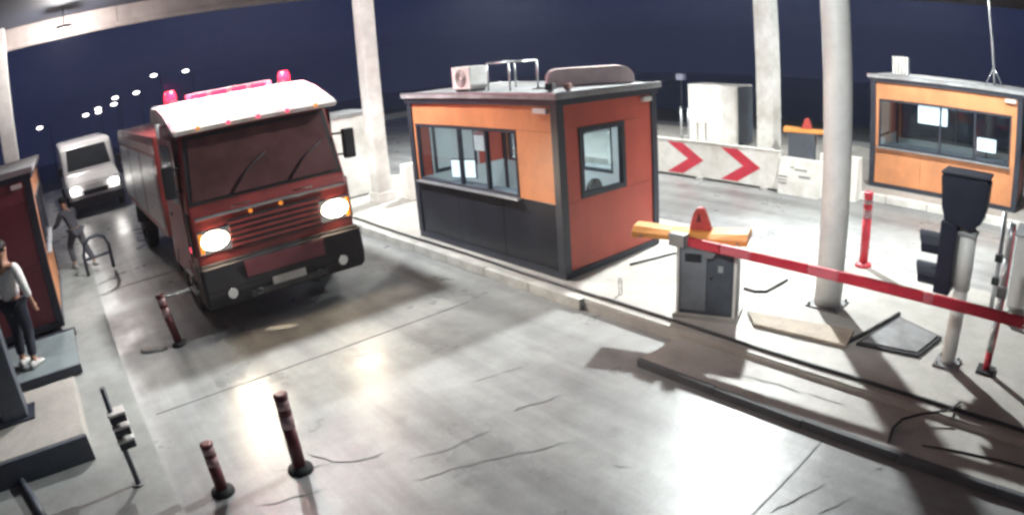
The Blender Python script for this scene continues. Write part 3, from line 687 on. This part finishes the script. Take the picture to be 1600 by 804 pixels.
# ================================================================ CHEVRON BARRIER AND FAR RIGHT
t = thing('chevron_barrier', 'long white barrier with two red chevrons pointing right', 'barrier', (13.1, 8.5, 0))
box('board', (-.05, -1.98, .06), (.05, 3.2, .90), M['white'], t, .01)
box('top_rail', (-.065, -1.99, .903), (.065, 3.22, .935), M['white'], t, .008)
for y in (-1.6, .2, 2.0): box('foot', (-.12, y-.08, 0), (.30, y+.08, .058), M['kerb'], t)
def chevron(tip_y, ztop, zbot, w, ln):
    zm = (ztop+zbot)/2
    return [(-.056, tip_y, zm), (-.056, tip_y+ln, ztop), (-.056, tip_y+ln+w, ztop), (-.056, tip_y+w, zm), (-.056, tip_y+ln+w, zbot), (-.056, tip_y+ln, zbot)]
for ty in (8.60, 7.02):
    bm = bmesh.new(); P = [Vector((p[0], p[1]-8.5, p[2])) for p in chevron(ty, .86, .10, .46, .62)]
    add_prism(bm, [P[0], P[1], P[2], P[3]], (.004, 0, 0)); add_prism(bm, [P[0], P[3], P[4], P[5]], (.004, 0, 0))
    mesh_obj('chevron', bm, M['chevr'], t)
t = thing('barrier_block', 'white concrete barrier block with grey printing right of the chevrons', 'barrier', (13.15, 6.05, 0))
prism('body', [(-.22, -.55, 0), (.22, -.55, 0), (.20, -.55, .30), (.12, -.55, .80), (-.12, -.55, .80), (-.20, -.55, .30)], (0, 1.0, 0), M['white'], t, .015)
for i, (yy, z, w, h) in enumerate(((.34, .40, .22, .03), (.34, .33, .22, .03), (.34, .26, .22, .03), (-.1, .58, .30, .04), (-.2, .44, .28, .05), (.12, .62, .10, .03))):
    zz = z; xf = -.20+(.08/.5)*(zz-.30) if zz > .30 else -.22+.02*(zz/.3)
    box('printed_mark', (xf-.010, yy-w/2, zz-h/2), (xf+.004, yy+w/2, zz+h/2), M['ink'], t)
t = thing('barrier_block', 'white barrier block half hidden behind the round grey pillar', 'barrier', (13.5, 5.2, 0))
prism('body', [(-.22, -.5, 0), (.22, -.5, 0), (.18, -.5, .35), (.12, -.5, .95), (-.12, -.5, .95), (-.18, -.5, .35)], (0, .95, 0), M['white'], t, .015)
box('lifting_slot', (-.225, -.25, .05), (-.19, .15, .14), M['ink'], t)

t = thing('white_cabinet', 'tall white cabinet standing behind the chevron barrier', 'cabinet', (17.6, 10.95, ISL))
bd = box('body', (-.5, -.95, .05), (.5, .85, 1.83), M['white'], t, .02)
box('door', (-.515, -.90, .12), (-.501, -.05, 1.76), M['white'], t, .004)
box('door', (-.515, -.03, .12), (-.501, .80, 1.76), M['white'], t, .004)
box('side_trim', (-.45, -.97, .05), (.45, -.951, 1.80), M['steelb'], t)
box('plinth', (-.45, -.9, 0), (.45, .8, .049), M['kerb'], t)
t = thing('pipe_posts_frame', 'two thin pale pipes rising left of the tall white cabinet', 'frame', (16.6, 11.75, ISL))
for y, h in ((0, 1.15), (-.28, 1.15)): tube('pipe', [(0, y, 0), (0, y, h)], .035, M['alu'], t, 8)
tube('cross_pipe', [(0, 0, .25), (0, -.28, .25)], .025, M['alu'], t, 8)
t = thing('pole_lamp', 'small grey lamp head on a thin dark pole above the chevron barrier', 'lamp', (20, 14.1, 0))
tube('pole', [(0, 0, 0), (0, 0, 2.0)], .03, M['frame'], t, 8); box('head', (-.1, -.16, 1.9), (.1, .16, 2.12), mat('grey_lamp_head', (.40, .44, .55), .4, emit=(.6, .7, 1), estr=.12), t, .02)

# white hut and blocks behind the truck lane pillar
t = thing('white_hut', 'pale grey hut wall left of the white pillar, behind the truck', 'hut', (6.1, 14.4, ISL))
box('body', (-.38, -.3, .03), (1.3, .9, 1.98), M['pillarw'], t, .015); box('roof', (-.45, -.38, 1.981), (1.36, .98, 2.04), M['roofm'], t, .008)
box('skirt', (-.36, -.28, 0), (1.28, .88, .029), M['frame'], t)
t = thing('concrete_barrier', 'white concrete barrier section between the pillar and the middle kiosk', 'barrier', (7.75, 12.7, ISL))
prism('body', [(-.45, -.25, 0), (-.45, .25, 0), (-.45, .16, .3), (-.45, .10, .80), (-.45, -.10, .80), (-.45, -.16, .3)], (.95, 0, 0), M['white'], t, .015)
# far guard rail
t = thing('guard_rail', 'long low grey guard rail far behind the middle kiosk', 'guard rail', (14, 27, 0))
prism('rail', [(-9, 0, .50), (-9, -.06, .56), (-9, 0, .62), (-9, -.06, .70), (-9, 0, .78), (-9, .03, .78), (-9, .03, .50)], (34, 0, 0), M['alu'], t)
for k in range(12): box('post', (-8.8+k*2.9, .031, 0), (-8.7+k*2.9, .12, .75), M['steel'], t)

# ================================================================ TRUCK (red cab-over, headlights on)
TX, TY = 2.84, 8.75
tr = thing('truck', 'red truck with white cab roof and lit headlights driving into the lane', 'truck', (TX, TY, 0))
hw = 1.24
def cab_section(y_off):   # not used for shading: outline of the cab side, y (back positive), z
    return None
# cab shell: side profile extruded across with rounded edges, front panel split by the windscreen opening
prof = [(0.02, .62), (0.0, 1.05), (.03, 1.62), (.10, 1.76), (.34, 2.74), (.44, 2.86), (.62, 2.90), (2.05, 2.92), (2.10, 2.86), (2.10, .62)]
bm = bmesh.new(); add_prism(bm, [(-hw, y, z) for y, z in prof], (2*hw, 0, 0))
bmesh.ops.recalc_face_normals(bm, faces=bm.faces)
bmesh.ops.bevel(bm, geom=[e for e in bm.edges if e.calc_length() < 2.3 or abs(e.verts[0].co.x-e.verts[1].co.x) < .1], offset=.05, segments=3, affect='EDGES', profile=.6)
for v in bm.verts:
    if v.co.z > 1.7: v.co.x *= 1-.075*(v.co.z-1.7)/1.2
cabm = mesh_obj('cab', bm, M['truckred'], tr)
def slope(z): return .10+(z-1.76)/(2.74-1.76)*.24
def front_quad(name, x0, x1, z0, z1, m, parent, out=.012, th=.01, inset_top=0.):
    a = [(x0, slope(z0)-out, z0), (x1, slope(z0)-out, z0), (x1-inset_top, slope(z1)-out, z1), (x0+inset_top, slope(z1)-out, z1)]
    return prism(name, a, (0, th, 0), m, parent)
front_quad('windscreen_surround', -hw+.04, hw-.04, 1.79, 2.73, M['truckdark'], tr, .006, .006, .09)
ws = front_quad('windscreen', -hw+.10, hw-.10, 1.84, 2.68, mat('windscreen_dark', (.12, .055, .055), .16, var=.3, scale=1.2, spec=.9), tr, .018, .010, .10)
for s in (-.55, .35):
    tube('wiper', [(s, slope(1.84)-.04, 1.84), (s+.30, slope(2.1)-.035, 2.12), (s+.62, slope(2.28)-.035, 2.30)], .012, M['black'], ws, 6)
prism('dash_reflection_shelf', [(-1.05, slope(1.86)-.02, 1.80), (1.05, slope(1.86)-.02, 1.80), (1.0, slope(1.86)-.035, 1.83), (-1.0, slope(1.86)-.035, 1.83)], (0, .012, 0), M['truckdark'], tr)
# roof fairing and sun visor, white
bm = bmesh.new(); add_prism(bm, [(-hw-.02, y, z) for y, z in [(.16, 2.76), (.10, 2.80), (.12, 2.86), (.80, 3.10), (1.3, 3.20), (1.95, 3.20), (2.05, 3.10), (2.05, 2.935), (.60, 2.93)]], (2*hw+.04, 0, 0))
bmesh.ops.recalc_face_normals(bm, faces=bm.faces); bmesh.ops.bevel(bm, geom=list(bm.edges), offset=.025, segments=3, affect='EDGES')
mesh_obj('roof_fairing', bm, M['truckwhite'], tr)
for s in (-1, 1):
    b = tube('beacon', [(s*.98, 1.5, 3.23), (s*.98, 1.5, 3.32), (s*.98, 1.5, 3.40)], [.10, .10, .07], M['beacon'], tr, 16)
    tube('beacon_base', [(s*.98, 1.5, 3.19), (s*.98, 1.5, 3.24)], .125, M['black'], b, 16)
    ld = bpy.data.lights.new('beacon_light', 'POINT'); ld.energy = 95; ld.color = (1, .03, .16); ld.shadow_soft_size = .12
    lo = bpy.data.objects.new('beacon_light', ld); C.objects.link(lo); lo.parent = tr; lo.location = (s*.98, .95, 3.50)
bar = box('light_bar', (-.72, 1.40, 3.20), (.72, 1.62, 3.29), M['truckwhite'], tr, .02)
for k in range(4): box('bar_lens', (-.66+k*.34, 1.385, 3.21), (-.40+k*.34, 1.3995, 3.28), M['tail'], bar)
# front panel: grille, badge bar, steps
gr = box('grille', (-.72, -.022, 1.10), (.72, -.004, 1.52), M['truckdark'], tr, .006)
for k in range(5): box('grille_slat', (-.70, -.040, 1.13+k*.08), (.70, -.0225, 1.165+k*.08), M['truckred'], gr, .006)
box('front_trim', (-hw+.06, -.02, 1.60), (hw-.06, .02, 1.645), M['chrome'], tr, .006)
for s in (-.35, .12): tube('front_badge_lamp', [(s, -.012, 1.565), (s, -.035, 1.565)], .03, M['amber'], tr, 12)
# bumper with lamp pods
bmz = bmesh.new(); add_prism(bmz, [(-hw-.03, -.16, .36), (-hw-.03, -.20, .60), (-hw-.03, -.14, .98), (-hw-.03, .30, .98), (-hw-.03, .30, .36)], (2*hw+.06, 0, 0))
bmesh.ops.recalc_face_normals(bmz, faces=bmz.faces); bmesh.ops.bevel(bmz, geom=list(bmz.edges), offset=.04, segments=3, affect='EDGES')
bump = mesh_obj('bumper', bmz, M['truckdark'], tr)
box('bumper_face', (-.62, -.196, .70), (.62, -.172, .93), M['maroon'], bump, .008)
box('number_plate', (-.26, -.232, .50), (.26, -.203, .61), M['white'], bump, .004)
for s in (-1, 1):
    hl = bmesh.new(); bmesh.ops.create_uvsphere(hl, u_segments=24, v_segments=14, radius=1., matrix=Matrix.Translation((s*.95, -.03, 1.29)) @ Matrix.Diagonal((.21, .07, .125, 1)))
    h = mesh_obj('headlight', hl, M['head'], tr, smooth=True)
    box('headlight_bezel', (s*.95-.25, -.025, 1.12), (s*.95+.25, -.003, 1.46), M['chrome'], h, .02)
    box('indicator', (s*1.155-.03, -.05, 1.14), (s*1.155+.03, -.0255, 1.42), M['amber'], tr, .01)
    f = tube('fog_lamp', [(s*.88, -.18, .55), (s*.88, -.215, .55)], .075, M['chrome'], bump, 16)
    ld = bpy.data.lights.new('headlight_beam', 'SPOT'); ld.energy = 360; ld.color = (1, .86, .68); ld.spot_size = math.radians(88); ld.spot_blend = 1; ld.shadow_soft_size = .09
    lo = bpy.data.objects.new('headlight_beam', ld); C.objects.link(lo); lo.parent = tr; lo.location = (s*.95, -.14, 1.27); lo.rotation_euler = (math.radians(78), 0, PI)
    lo.rotation_euler = Vector((.20, -1, -.14)).to_track_quat('-Z', 'Y').to_euler()
    # door, side glass, mirror
    d = box('door', (s*(hw+.006)-.008, .42, .95), (s*(hw+.006)+.008, 1.62, 2.72), M['truckred'], tr, .006)
    prism('door_window', [(s*(hw+.016), .52, 1.80), (s*(hw+.016), 1.50, 1.80), (s*(hw+.016), 1.50, 2.62), (s*(hw+.016), .68, 2.62)], (s*.006, 0, 0), mat('side_glass', (.03, .03, .036), .08, var=.2, spec=.9), d)
    box('door_handle', (s*(hw+.014)-.012+(s*.012), 1.38, 1.52), (s*(hw+.014)+.012+(s*.012), 1.54, 1.57), M['black'], d, .005)
    mo = box('mirror', (s*(hw+.17)-.09, .14, 1.95), (s*(hw+.17)+.09, .25, 2.40), M['black'], tr, .03)
    for z in (2.02, 2.34): tube('mirror_arm', [(s*(hw-.08), .36, z), (s*(hw+.12), .22, z)], .016, M['black'], mo, 8)
    box('mirror_glass', (s*(hw+.17)-.07, .2505, 1.99), (s*(hw+.17)+.07, .256, 2.36), M['chrome'], mo)
    for z in (.42, .70): box('step', (s*(hw-.10)-.14, .55, z), (s*(hw-.10)+.14, 1.0, z+.04), M['steel'], tr, .006)
    box('side_marker', (s*(hw+.012)-.006, .20, 1.12), (s*(hw+.012)+.006, .36, 1.20), M['tail'], tr, .004)
for k in range(5):                         # marker lamps along the front edge of the roof fairing
    tube('marker_lamp', [(-.9+k*.45, .10, 2.83), (-.9+k*.45, .075, 2.825)], .028, M['amber'] if k in (0, 4) else M['tail'], tr, 10)
for s in (-1, 1):                          # corner wind deflectors, grab handles, tow eyes, panel seams
    prism('wind_deflector', [(s*(hw+.004), .05, 1.10), (s*(hw+.004), .24, 1.10), (s*(hw+.004), .30, 1.70), (s*(hw+.004), .10, 1.70)], (s*.02, 0, 0), M['truckdark'], tr, .006)
    tube('grab_handle', [(s*.62, -.005, 1.70), (s*.62, -.05, 1.70), (s*.34, -.05, 1.70), (s*.34, -.005, 1.70)], .012, M['black'], tr, 8)
    tube('tow_eye', [(s*.48+math.cos(a)*.04, -.215, .47+math.sin(a)*.04) for a in [2*PI*k/12 for k in range(13)]], .011, M['steel'], bump, 6)
    box('panel_seam', (s*.76-.004, -.010, 1.06), (s*.76+.004, -.001, 1.58), M['black'], tr)
    box('door_seam', (s*(hw+.004)-.006, .405, .95), (s*(hw+.004)+.006, .416, 2.70), M['black'], tr)
for k in range(3): box('intake_slat', (-.60, -.208, .415+k*.030), (.60, -.185, .428+k*.030), M['steel'], bump, .003)
for k in range(3): tube('roof_rib', [(-.6+k*.6, .9, 3.142), (-.6+k*.6, 1.28, 3.20), (-.6+k*.6, 1.38, 3.203)], .012, M['truckwhite'], tr, 6)
# chassis and body
box('chassis', (-.45, .3, .62), (.45, 8.6, .88), M['truckdark'], tr, .02)
box('equipment_body', (-1.25, 2.35, .98), (1.25, 8.7, 2.72), M['truckred'], tr, .04)
for s in (-1, 1):
    for k in range(3):
        sh = box('locker_shutter', (s*1.252-.006, 2.55+k*2.0, 1.12), (s*1.252+.006, 4.40+k*2.0, 2.35), M['alu'], tr, .006)
        for q in range(8): box('shutter_slat', (s*1.262-.004, 2.60+k*2.0, 1.16+q*.145), (s*1.262+.004, 4.35+k*2.0, 1.28+q*.145), M['alu'], sh)
    box('pale_stripe', (s*1.254-.006, 2.36, 2.42), (s*1.254+.006, 8.69, 2.56), M['truckwhite'], tr)
    tr_w = [1.15, 6.6]
    for yw in tr_w:
        w = thing('tmp', 'x', 'x') if False else None
        bmw = bmesh.new()
        n = 32; prof_w = [(.30, .13), (.44, .15), (.50, .13), (.515, .09), (.515, -.09), (.50, -.13), (.44, -.15), (.30, -.13)]
        rings = [[bmw.verts.new((x, math.cos(2*PI*k/n)*r, math.sin(2*PI*k/n)*r)) for r, x in prof_w] for k in range(n)]
        for k in range(n):
            A, B = rings[k], rings[(k+1) % n]
            for j in range(len(prof_w)): bmw.faces.new((A[j], A[(j+1) % 8], B[(j+1) % 8], B[j]))
        w = mesh_obj('wheel', bmw, M['rubber'], tr, (s*1.06, yw, .515))
        for p in w.data.polygons: p.use_smooth = True
        tube('rim', [(s*-.10, 0, 0), (s*.02, 0, 0), (s*.10, 0, 0)], [.30, .28, .20], M['steel'], w, 24)
        tube('hub', [(s*.09, 0, 0), (s*.16, 0, 0)], [.10, .07], M['steel'], w, 12)
        bmf = bmesh.new()
        pts_o = [(math.cos(a)*.62, math.sin(a)*.60) for a in [PI*k/12 for k in range(13)]]
        for (a, b) in zip(pts_o, pts_o[1:]):
            add_prism(bmf, [(s*.90, yw+a[0], .515+a[1]), (s*1.25, yw+a[0], .515+a[1]), (s*1.25, yw+b[0], .515+b[1]), (s*.90, yw+b[0], .515+b[1])], (0, (a[0]+b[0])*.01, (a[1]+b[1])*.012+.002))
        mesh_obj('mudguard', bmf, M['truckdark'], tr)
tube('exhaust_pipe', [(-1.12, 2.22, .9), (-1.12, 2.22, 2.4), (-1.12, 2.22, 2.95)], .06, M['steel'], tr, 12)

# white van behind
vn = thing('van', 'white van with glaring headlights following far behind the red truck', 'van', (.95, 22.6, 0), .04)
prof = [(0, .42), (-.03, .80), (.12, 1.10), (.95, 1.34), (1.55, 2.28), (1.9, 2.42), (5.4, 2.45), (5.5, 2.3), (5.5, .42)]
bm = bmesh.new(); add_prism(bm, [(-.98, y, z) for y, z in prof], (1.96, 0, 0)); bmesh.ops.recalc_face_normals(bm, faces=bm.faces)
bmesh.ops.bevel(bm, geom=list(bm.edges), offset=.06, segments=3, affect='EDGES'); mesh_obj('body', bm, M['vanwhite'], vn)
prism('windscreen', [(-.85, .99, 1.40), (.85, .99, 1.40), (.76, 1.50, 2.22), (-.76, 1.50, 2.22)], (0, .03, -.03), mat('van_glass', (.04, .045, .05), .08, spec=.9), vn)
box('bumper', (-1.0, -.08, .34), (1.0, .10, .62), M['truckdark'], vn, .03)
box('grille', (-.45, -.045, .70), (.45, -.015, .86), M['truckdark'], vn, .008)
for s in (-1, 1):
    bm = bmesh.new(); bmesh.ops.create_uvsphere(bm, u_segments=16, v_segments=10, radius=1., matrix=Matrix.Translation((s*.72, .01, .92)) @ Matrix.Diagonal((.17, .08, .10, 1)))
    mesh_obj('headlight', bm, M['vhead'], vn, smooth=True)
    box('mirror', (s*1.13-.09, .95, 1.40), (s*1.13+.09, 1.08, 1.70), M['black'], vn, .02)
    for yw in (.95, 4.4):
        w = tube('wheel', [(s*.98-.11, 0, 0), (s*.98-.09, 0, 0), (s*.98+.09, 0, 0), (s*.98+.11, 0, 0)], [.31, .34, .34, .31], M['rubber'], vn, 24, (0, yw, .34))
        tube('rim', [(s*.98-.112, 0, 0), (s*.98+.112, 0, 0)], .2, M['alu'], w, 18)
    prism('side_window', [(s*.984, 1.35, 1.50), (s*.984, 2.5, 1.50), (s*.984, 2.5, 2.15), (s*.984, 1.72, 2.15)], (s*.006, 0, 0), MATS['van_glass'], vn)

# ================================================================ PEOPLE
def skin_mesh(name, joints, edges, m, parent, sub=2, root=0):
    me = bpy.data.meshes.new(name)
    me.from_pydata([j[0] for j in joints], edges, [])
    o = bpy.data.objects.new(name, me); C.objects.link(o)
    md = o.modifiers.new('skin', 'SKIN'); md.use_smooth_shade = True; md.branch_smoothing = .6
    for i, j in enumerate(joints):
        r = j[1]; me.skin_vertices[0].data[i].radius = r if isinstance(r, tuple) else (r, r)
        me.skin_vertices[0].data[i].use_root = (i == root)
    o.modifiers.new('sub', 'SUBSURF').levels = sub; o.modifiers['sub'].render_levels = sub
    me.materials.append(m); o.parent = parent
    return o
def person(label, loc, rz, top_m, bot_m, pose):
    """faces local -Y; pose gives joint positions"""
    t = thing('person', label, 'person', loc, rz)
    P = pose
    J = []; E = []
    def add(p, r, prev=None):
        J.append((Vector(p), r)); i = len(J)-1
        if prev is not None: E.append((prev, i))
        return i
    pel = add(P['pelvis'], (.135, .11)); wa = add(P['waist'], (.125, .095), pel); ch = add(P['chest'], (.155, .115), wa)
    nb = add(P['neck'], (.065, .062), ch); hb = add(P['head0'], (.072, .085), nb); hm = add(P['head1'], (.078, .098), hb); ht = add(P['head2'], (.055, .070), hm)
    for s in ('L', 'R'):
        sh = add(P['sh'+s], .062, ch); el = add(P['el'+s], .042, sh); wr = add(P['wr'+s], .028, el)
        d = (Vector(P['wr'+s])-Vector(P['el'+s])).normalized(); wrv = Vector(P['wr'+s])
        pa = add(wrv+d*.07, (.040, .018), wr)
        side = Vector((0, 1, 0)) if abs(d.y) < .8 else Vector((1, 0, 0))
        for k, ln in enumerate((.075, .085, .08, .062)):
            b = wrv+d*.10+side*(k-1.5)*.021
            f1 = add(b+d*ln*.45, .0095, pa); f2 = add(b+d*ln*.9+Vector((0, -.012, 0)), .008, f1)
        th1 = add(wrv+d*.05-side*.045, .011, pa); add(wrv+d*.09-side*.058, .009, th1)
        hp = add(P['hip'+s], .092, pel); kn = add(P['kn'+s], .060, hp); an = add(P['an'+s], .042, kn); ft = add(P['ft'+s], (.045, .03), an)
    skin_mesh('body', J, E, M['skin'], t)
    # face: nose, eyes, mouth, ears as small pieces
    hc = Vector(P['head1'])
    fdir = Vector((0, -1, 0))
    bm = bmesh.new(); add_ring_tube(bm, [hc+Vector((0, -.094, .03)), hc+Vector((0, -.122, -.015)), hc+Vector((0, -.098, -.025))], [.008, .015, .012], 8); mesh_obj('nose', bm, M['skin'], t, smooth=True)
    for s in (-1, 1):
        bm = bmesh.new(); bmesh.ops.create_uvsphere(bm, u_segments=8, v_segments=6, radius=.013, matrix=Matrix.Translation(hc+Vector((s*.032, -.084, .025)))); mesh_obj('eye', bm, M['black'], t)
        bm = bmesh.new(); bmesh.ops.create_uvsphere(bm, u_segments=8, v_segments=6, radius=1, matrix=Matrix.Translation(hc+Vector((s*.080, .01, .0))) @ Matrix.Diagonal((.012, .02, .032, 1))); mesh_obj('ear', bm, M['skin'], t, smooth=True)
    box('mouth', hc+Vector((-.025, -.093, -.058)), hc+Vector((.025, -.078, -.050)), mat('lips', (.28, .10, .09), .5), t, .002)
    # hair
    bm = bmesh.new(); bmesh.ops.create_icosphere(bm, subdivisions=3, radius=1., matrix=Matrix.Translation(hc+Vector((0, .016, .045))) @ Matrix.Diagonal((.092, .106, .092, 1)))
    for v in list(bm.verts):
        l = v.co-hc
        if l.z < .035 and l.y < -.02 or l.z < -.045: bm.verts.remove(v)
        else: v.co += Vector((random.uniform(-.005, .005), random.uniform(-.005, .005), random.uniform(-.004, .006)))
    mesh_obj('hair', bm, M['hair'], t)
    # shirt
    J2 = [(Vector(P['pelvis'])+Vector((0, 0, -.03)), (.168, .14)), (Vector(P['waist']), (.165, .13)), (Vector(P['chest']), (.188, .145)), (Vector(P['neck'])+Vector((0, 0, -.035)), (.085, .08))]
    E2 = [(0, 1), (1, 2), (2, 3)]
    for s in ('L', 'R'):
        i = len(J2); a, b, c = Vector(P['sh'+s]), Vector(P['el'+s]), Vector(P['wr'+s])
        J2 += [(a, .085), (b, .060), (b.lerp(c, .75), .046)]; E2 += [(2, i), (i, i+1), (i+1, i+2)]
    skin_mesh('shirt', J2, E2, top_m, t)
    J3 = [(Vector(P['pelvis'])+Vector((0, 0, .02)), (.160, .132))]; E3 = []
    for s in ('L', 'R'):
        i = len(J3); J3 += [(Vector(P['hip'+s]), .112), (Vector(P['kn'+s]), .082), (Vector(P['kn'+s]).lerp(Vector(P['an'+s]), .85), .068)]
        E3 += [(0, i), (i, i+1), (i+1, i+2)]
    skin_mesh('trousers', J3, E3, bot_m, t)
    for s in ('L', 'R'):
        a, f = Vector(P['an'+s]), Vector(P['ft'+s]); d = (f-a); d.z = 0; d = d.normalized() if d.length > .01 else Vector((0, -1, 0))
        q = Vector((-d.y, d.x, 0)); base = Vector((a.x, a.y, a.z-.075))
        bm = bmesh.new(); rings = []
        for (u, w, h) in ((-.085, .030, .075), (-.05, .042, .095), (.03, .044, .10), (.10, .048, .062), (.16, .042, .045), (.19, .022, .03)):
            c = base+d*u; rings.append([bm.verts.new(c+q*x*w+Vector((0, 0, z*h))) for x, z in ((-1, 0), (1, 0), (1.02, .5), (.6, 1), (-.6, 1), (-1.02, .5))])
        for A, B in zip(rings, rings[1:]):
            for k in range(6): bm.faces.new((A[k], A[(k+1) % 6], B[(k+1) % 6], B[k]))
        bm.faces.new(rings[0]); bm.faces.new(list(reversed(rings[-1])))
        mesh_obj('shoe', bm, M['shoe'], t, smooth=True)
    return t
stand = dict(pelvis=(0, 0, .93), waist=(0, .01, 1.10), chest=(0, .01, 1.32), neck=(0, .0, 1.48), head0=(0, -.02, 1.56), head1=(0, -.025, 1.63), head2=(0, -.015, 1.70),
             shL=(.19, .01, 1.40), elL=(.25, .03, 1.12), wrL=(.24, -.10, .88), shR=(-.19, .01, 1.40), elR=(-.26, .02, 1.12), wrR=(-.27, -.06, .87),
             hipL=(.09, 0, .88), knL=(.11, -.05, .50), anL=(.11, .04, .085), ftL=(.12, -.10, .04), hipR=(-.09, 0, .88), knR=(-.11, -.01, .49), anR=(-.12, .10, .085), ftR=(-.14, -.03, .04))
person('person in a pale shirt and dark trousers standing before the left kiosk', (-1.24, 9.35, .19), 2.6, M['shirt'], M['trousers'], stand).scale = (1.18, 1.18, 1.03)
lean = dict(pelvis=(0, .02, .86), waist=(.0, -.06, 1.02), chest=(.0, -.20, 1.21), neck=(0, -.30, 1.34), head0=(0, -.35, 1.41), head1=(0, -.375, 1.48), head2=(0, -.38, 1.55),
            shL=(.18, -.22, 1.29), elL=(.27, -.36, 1.04), wrL=(.30, -.58, .95), shR=(-.18, -.24, 1.28), elR=(-.30, -.40, 1.06), wrR=(-.28, -.62, 1.0),
            hipL=(.09, .02, .82), knL=(.13, -.20, .50), anL=(.13, -.12, .085), ftL=(.13, -.28, .04), hipR=(-.09, .02, .82), knR=(-.12, .12, .46), anR=(-.13, .42, .10), ftR=(-.14, .29, .045))
person('person in dark grey clothes leaning forward beyond the left kiosk', (-.05, 15.0, .06), PI+.5, M['greyclo'], M['greyclo'], lean)
t = thing('hoop_guard', 'dark tubular hoop guard on the kerb between the left kiosk and the truck', 'guard', (.0, 14.0, .06), .25)
tube('hoop', [(.02, 0, 0), (.02, 0, .45), (.08, 0, .66), (.22, 0, .76), (.42, 0, .78), (.58, 0, .70), (.66, 0, .5), (.66, 0, 0)], .04, M['frame'], t, 12)
tube('cross_rail', [(.03, 0, .34), (.65, 0, .34)], .03, M['frame'], t, 10)

# ================================================================ DISTANT STREET LAMPS
far = [((290, 111), 120), ((240, 118), 120), ((213, 145), 190), ((180, 153), 200), ((178, 163), 260), ((153, 170), 300), ((154, 175), 350), ((134, 180), 380), ((62, 200), 70)]
desc = ['nearest street lamp above the truck cab, right of the pair', 'street lamp above the truck cab, left of the pair', 'street lamp beyond the truck, third from the right',
        'bright street lamp beyond the truck, upper of the middle pair', 'dim street lamp beyond the truck, lower of the middle pair', 'distant street lamp, upper of the far pair', 'distant street lamp, lower of the far pair',
        'faint street lamp leftmost of the row beyond the truck', 'single low lamp far left, just above the left kiosk']
for (uv, dist), lab in zip(far, desc):
    d = ray(*uv); d = d/math.hypot(d.x, d.y); p = Vector((0, 0, CAM_H))+d*dist
    sc = dist/120.
    g0 = gz(p.x+1.2, p.y); h = p.z-g0
    t = thing('street_lamp', lab, 'street lamp', (p.x, p.y, g0), YAW*-.3, 'street lamps along the road beyond')
    r = min(.09*sc, .14)
    tube('pole', [(1.2, 0, 0), (1.2, 0, h*.6), (1.2, 0, h), (1.0, 0, h+.1)], [r, r*.8, r*.6, r*.5], M['frame'], t, 8)
    tube('arm', [(1.0, 0, h+.1), (.3, 0, h+.08)], r*.5, M['frame'], t, 6)
    hs = .62*sc if dist > 80 else .35
    bm = bmesh.new(); bmesh.ops.create_uvsphere(bm, u_segments=12, v_segments=8, radius=1., matrix=Matrix.Translation((0, 0, h+.0)) @ Matrix.Diagonal((hs, hs*.6, hs*.40, 1)))
    mesh_obj('lamp_head', bm, M['street'], t)

# ================================================================ HAZE (night air, lifts far dark ground to the sky's navy)
hm = bpy.data.materials.new('haze'); hm.use_nodes = True; hn = hm.node_tree; hn.nodes.clear()
ho = hn.nodes.new('ShaderNodeOutputMaterial'); hv = hn.nodes.new('ShaderNodeVolumePrincipled')
hv.inputs['Color'].default_value = (.80, .86, 1, 1); hv.inputs['Density'].default_value = .0009; hv.inputs['Anisotropy'].default_value = .2
hn.links.new(hv.outputs[0], ho.inputs['Volume'])
hz = box('haze', (-440, -110, -60), (1060, 1050, 24), hm); hz['kind'] = 'stuff'
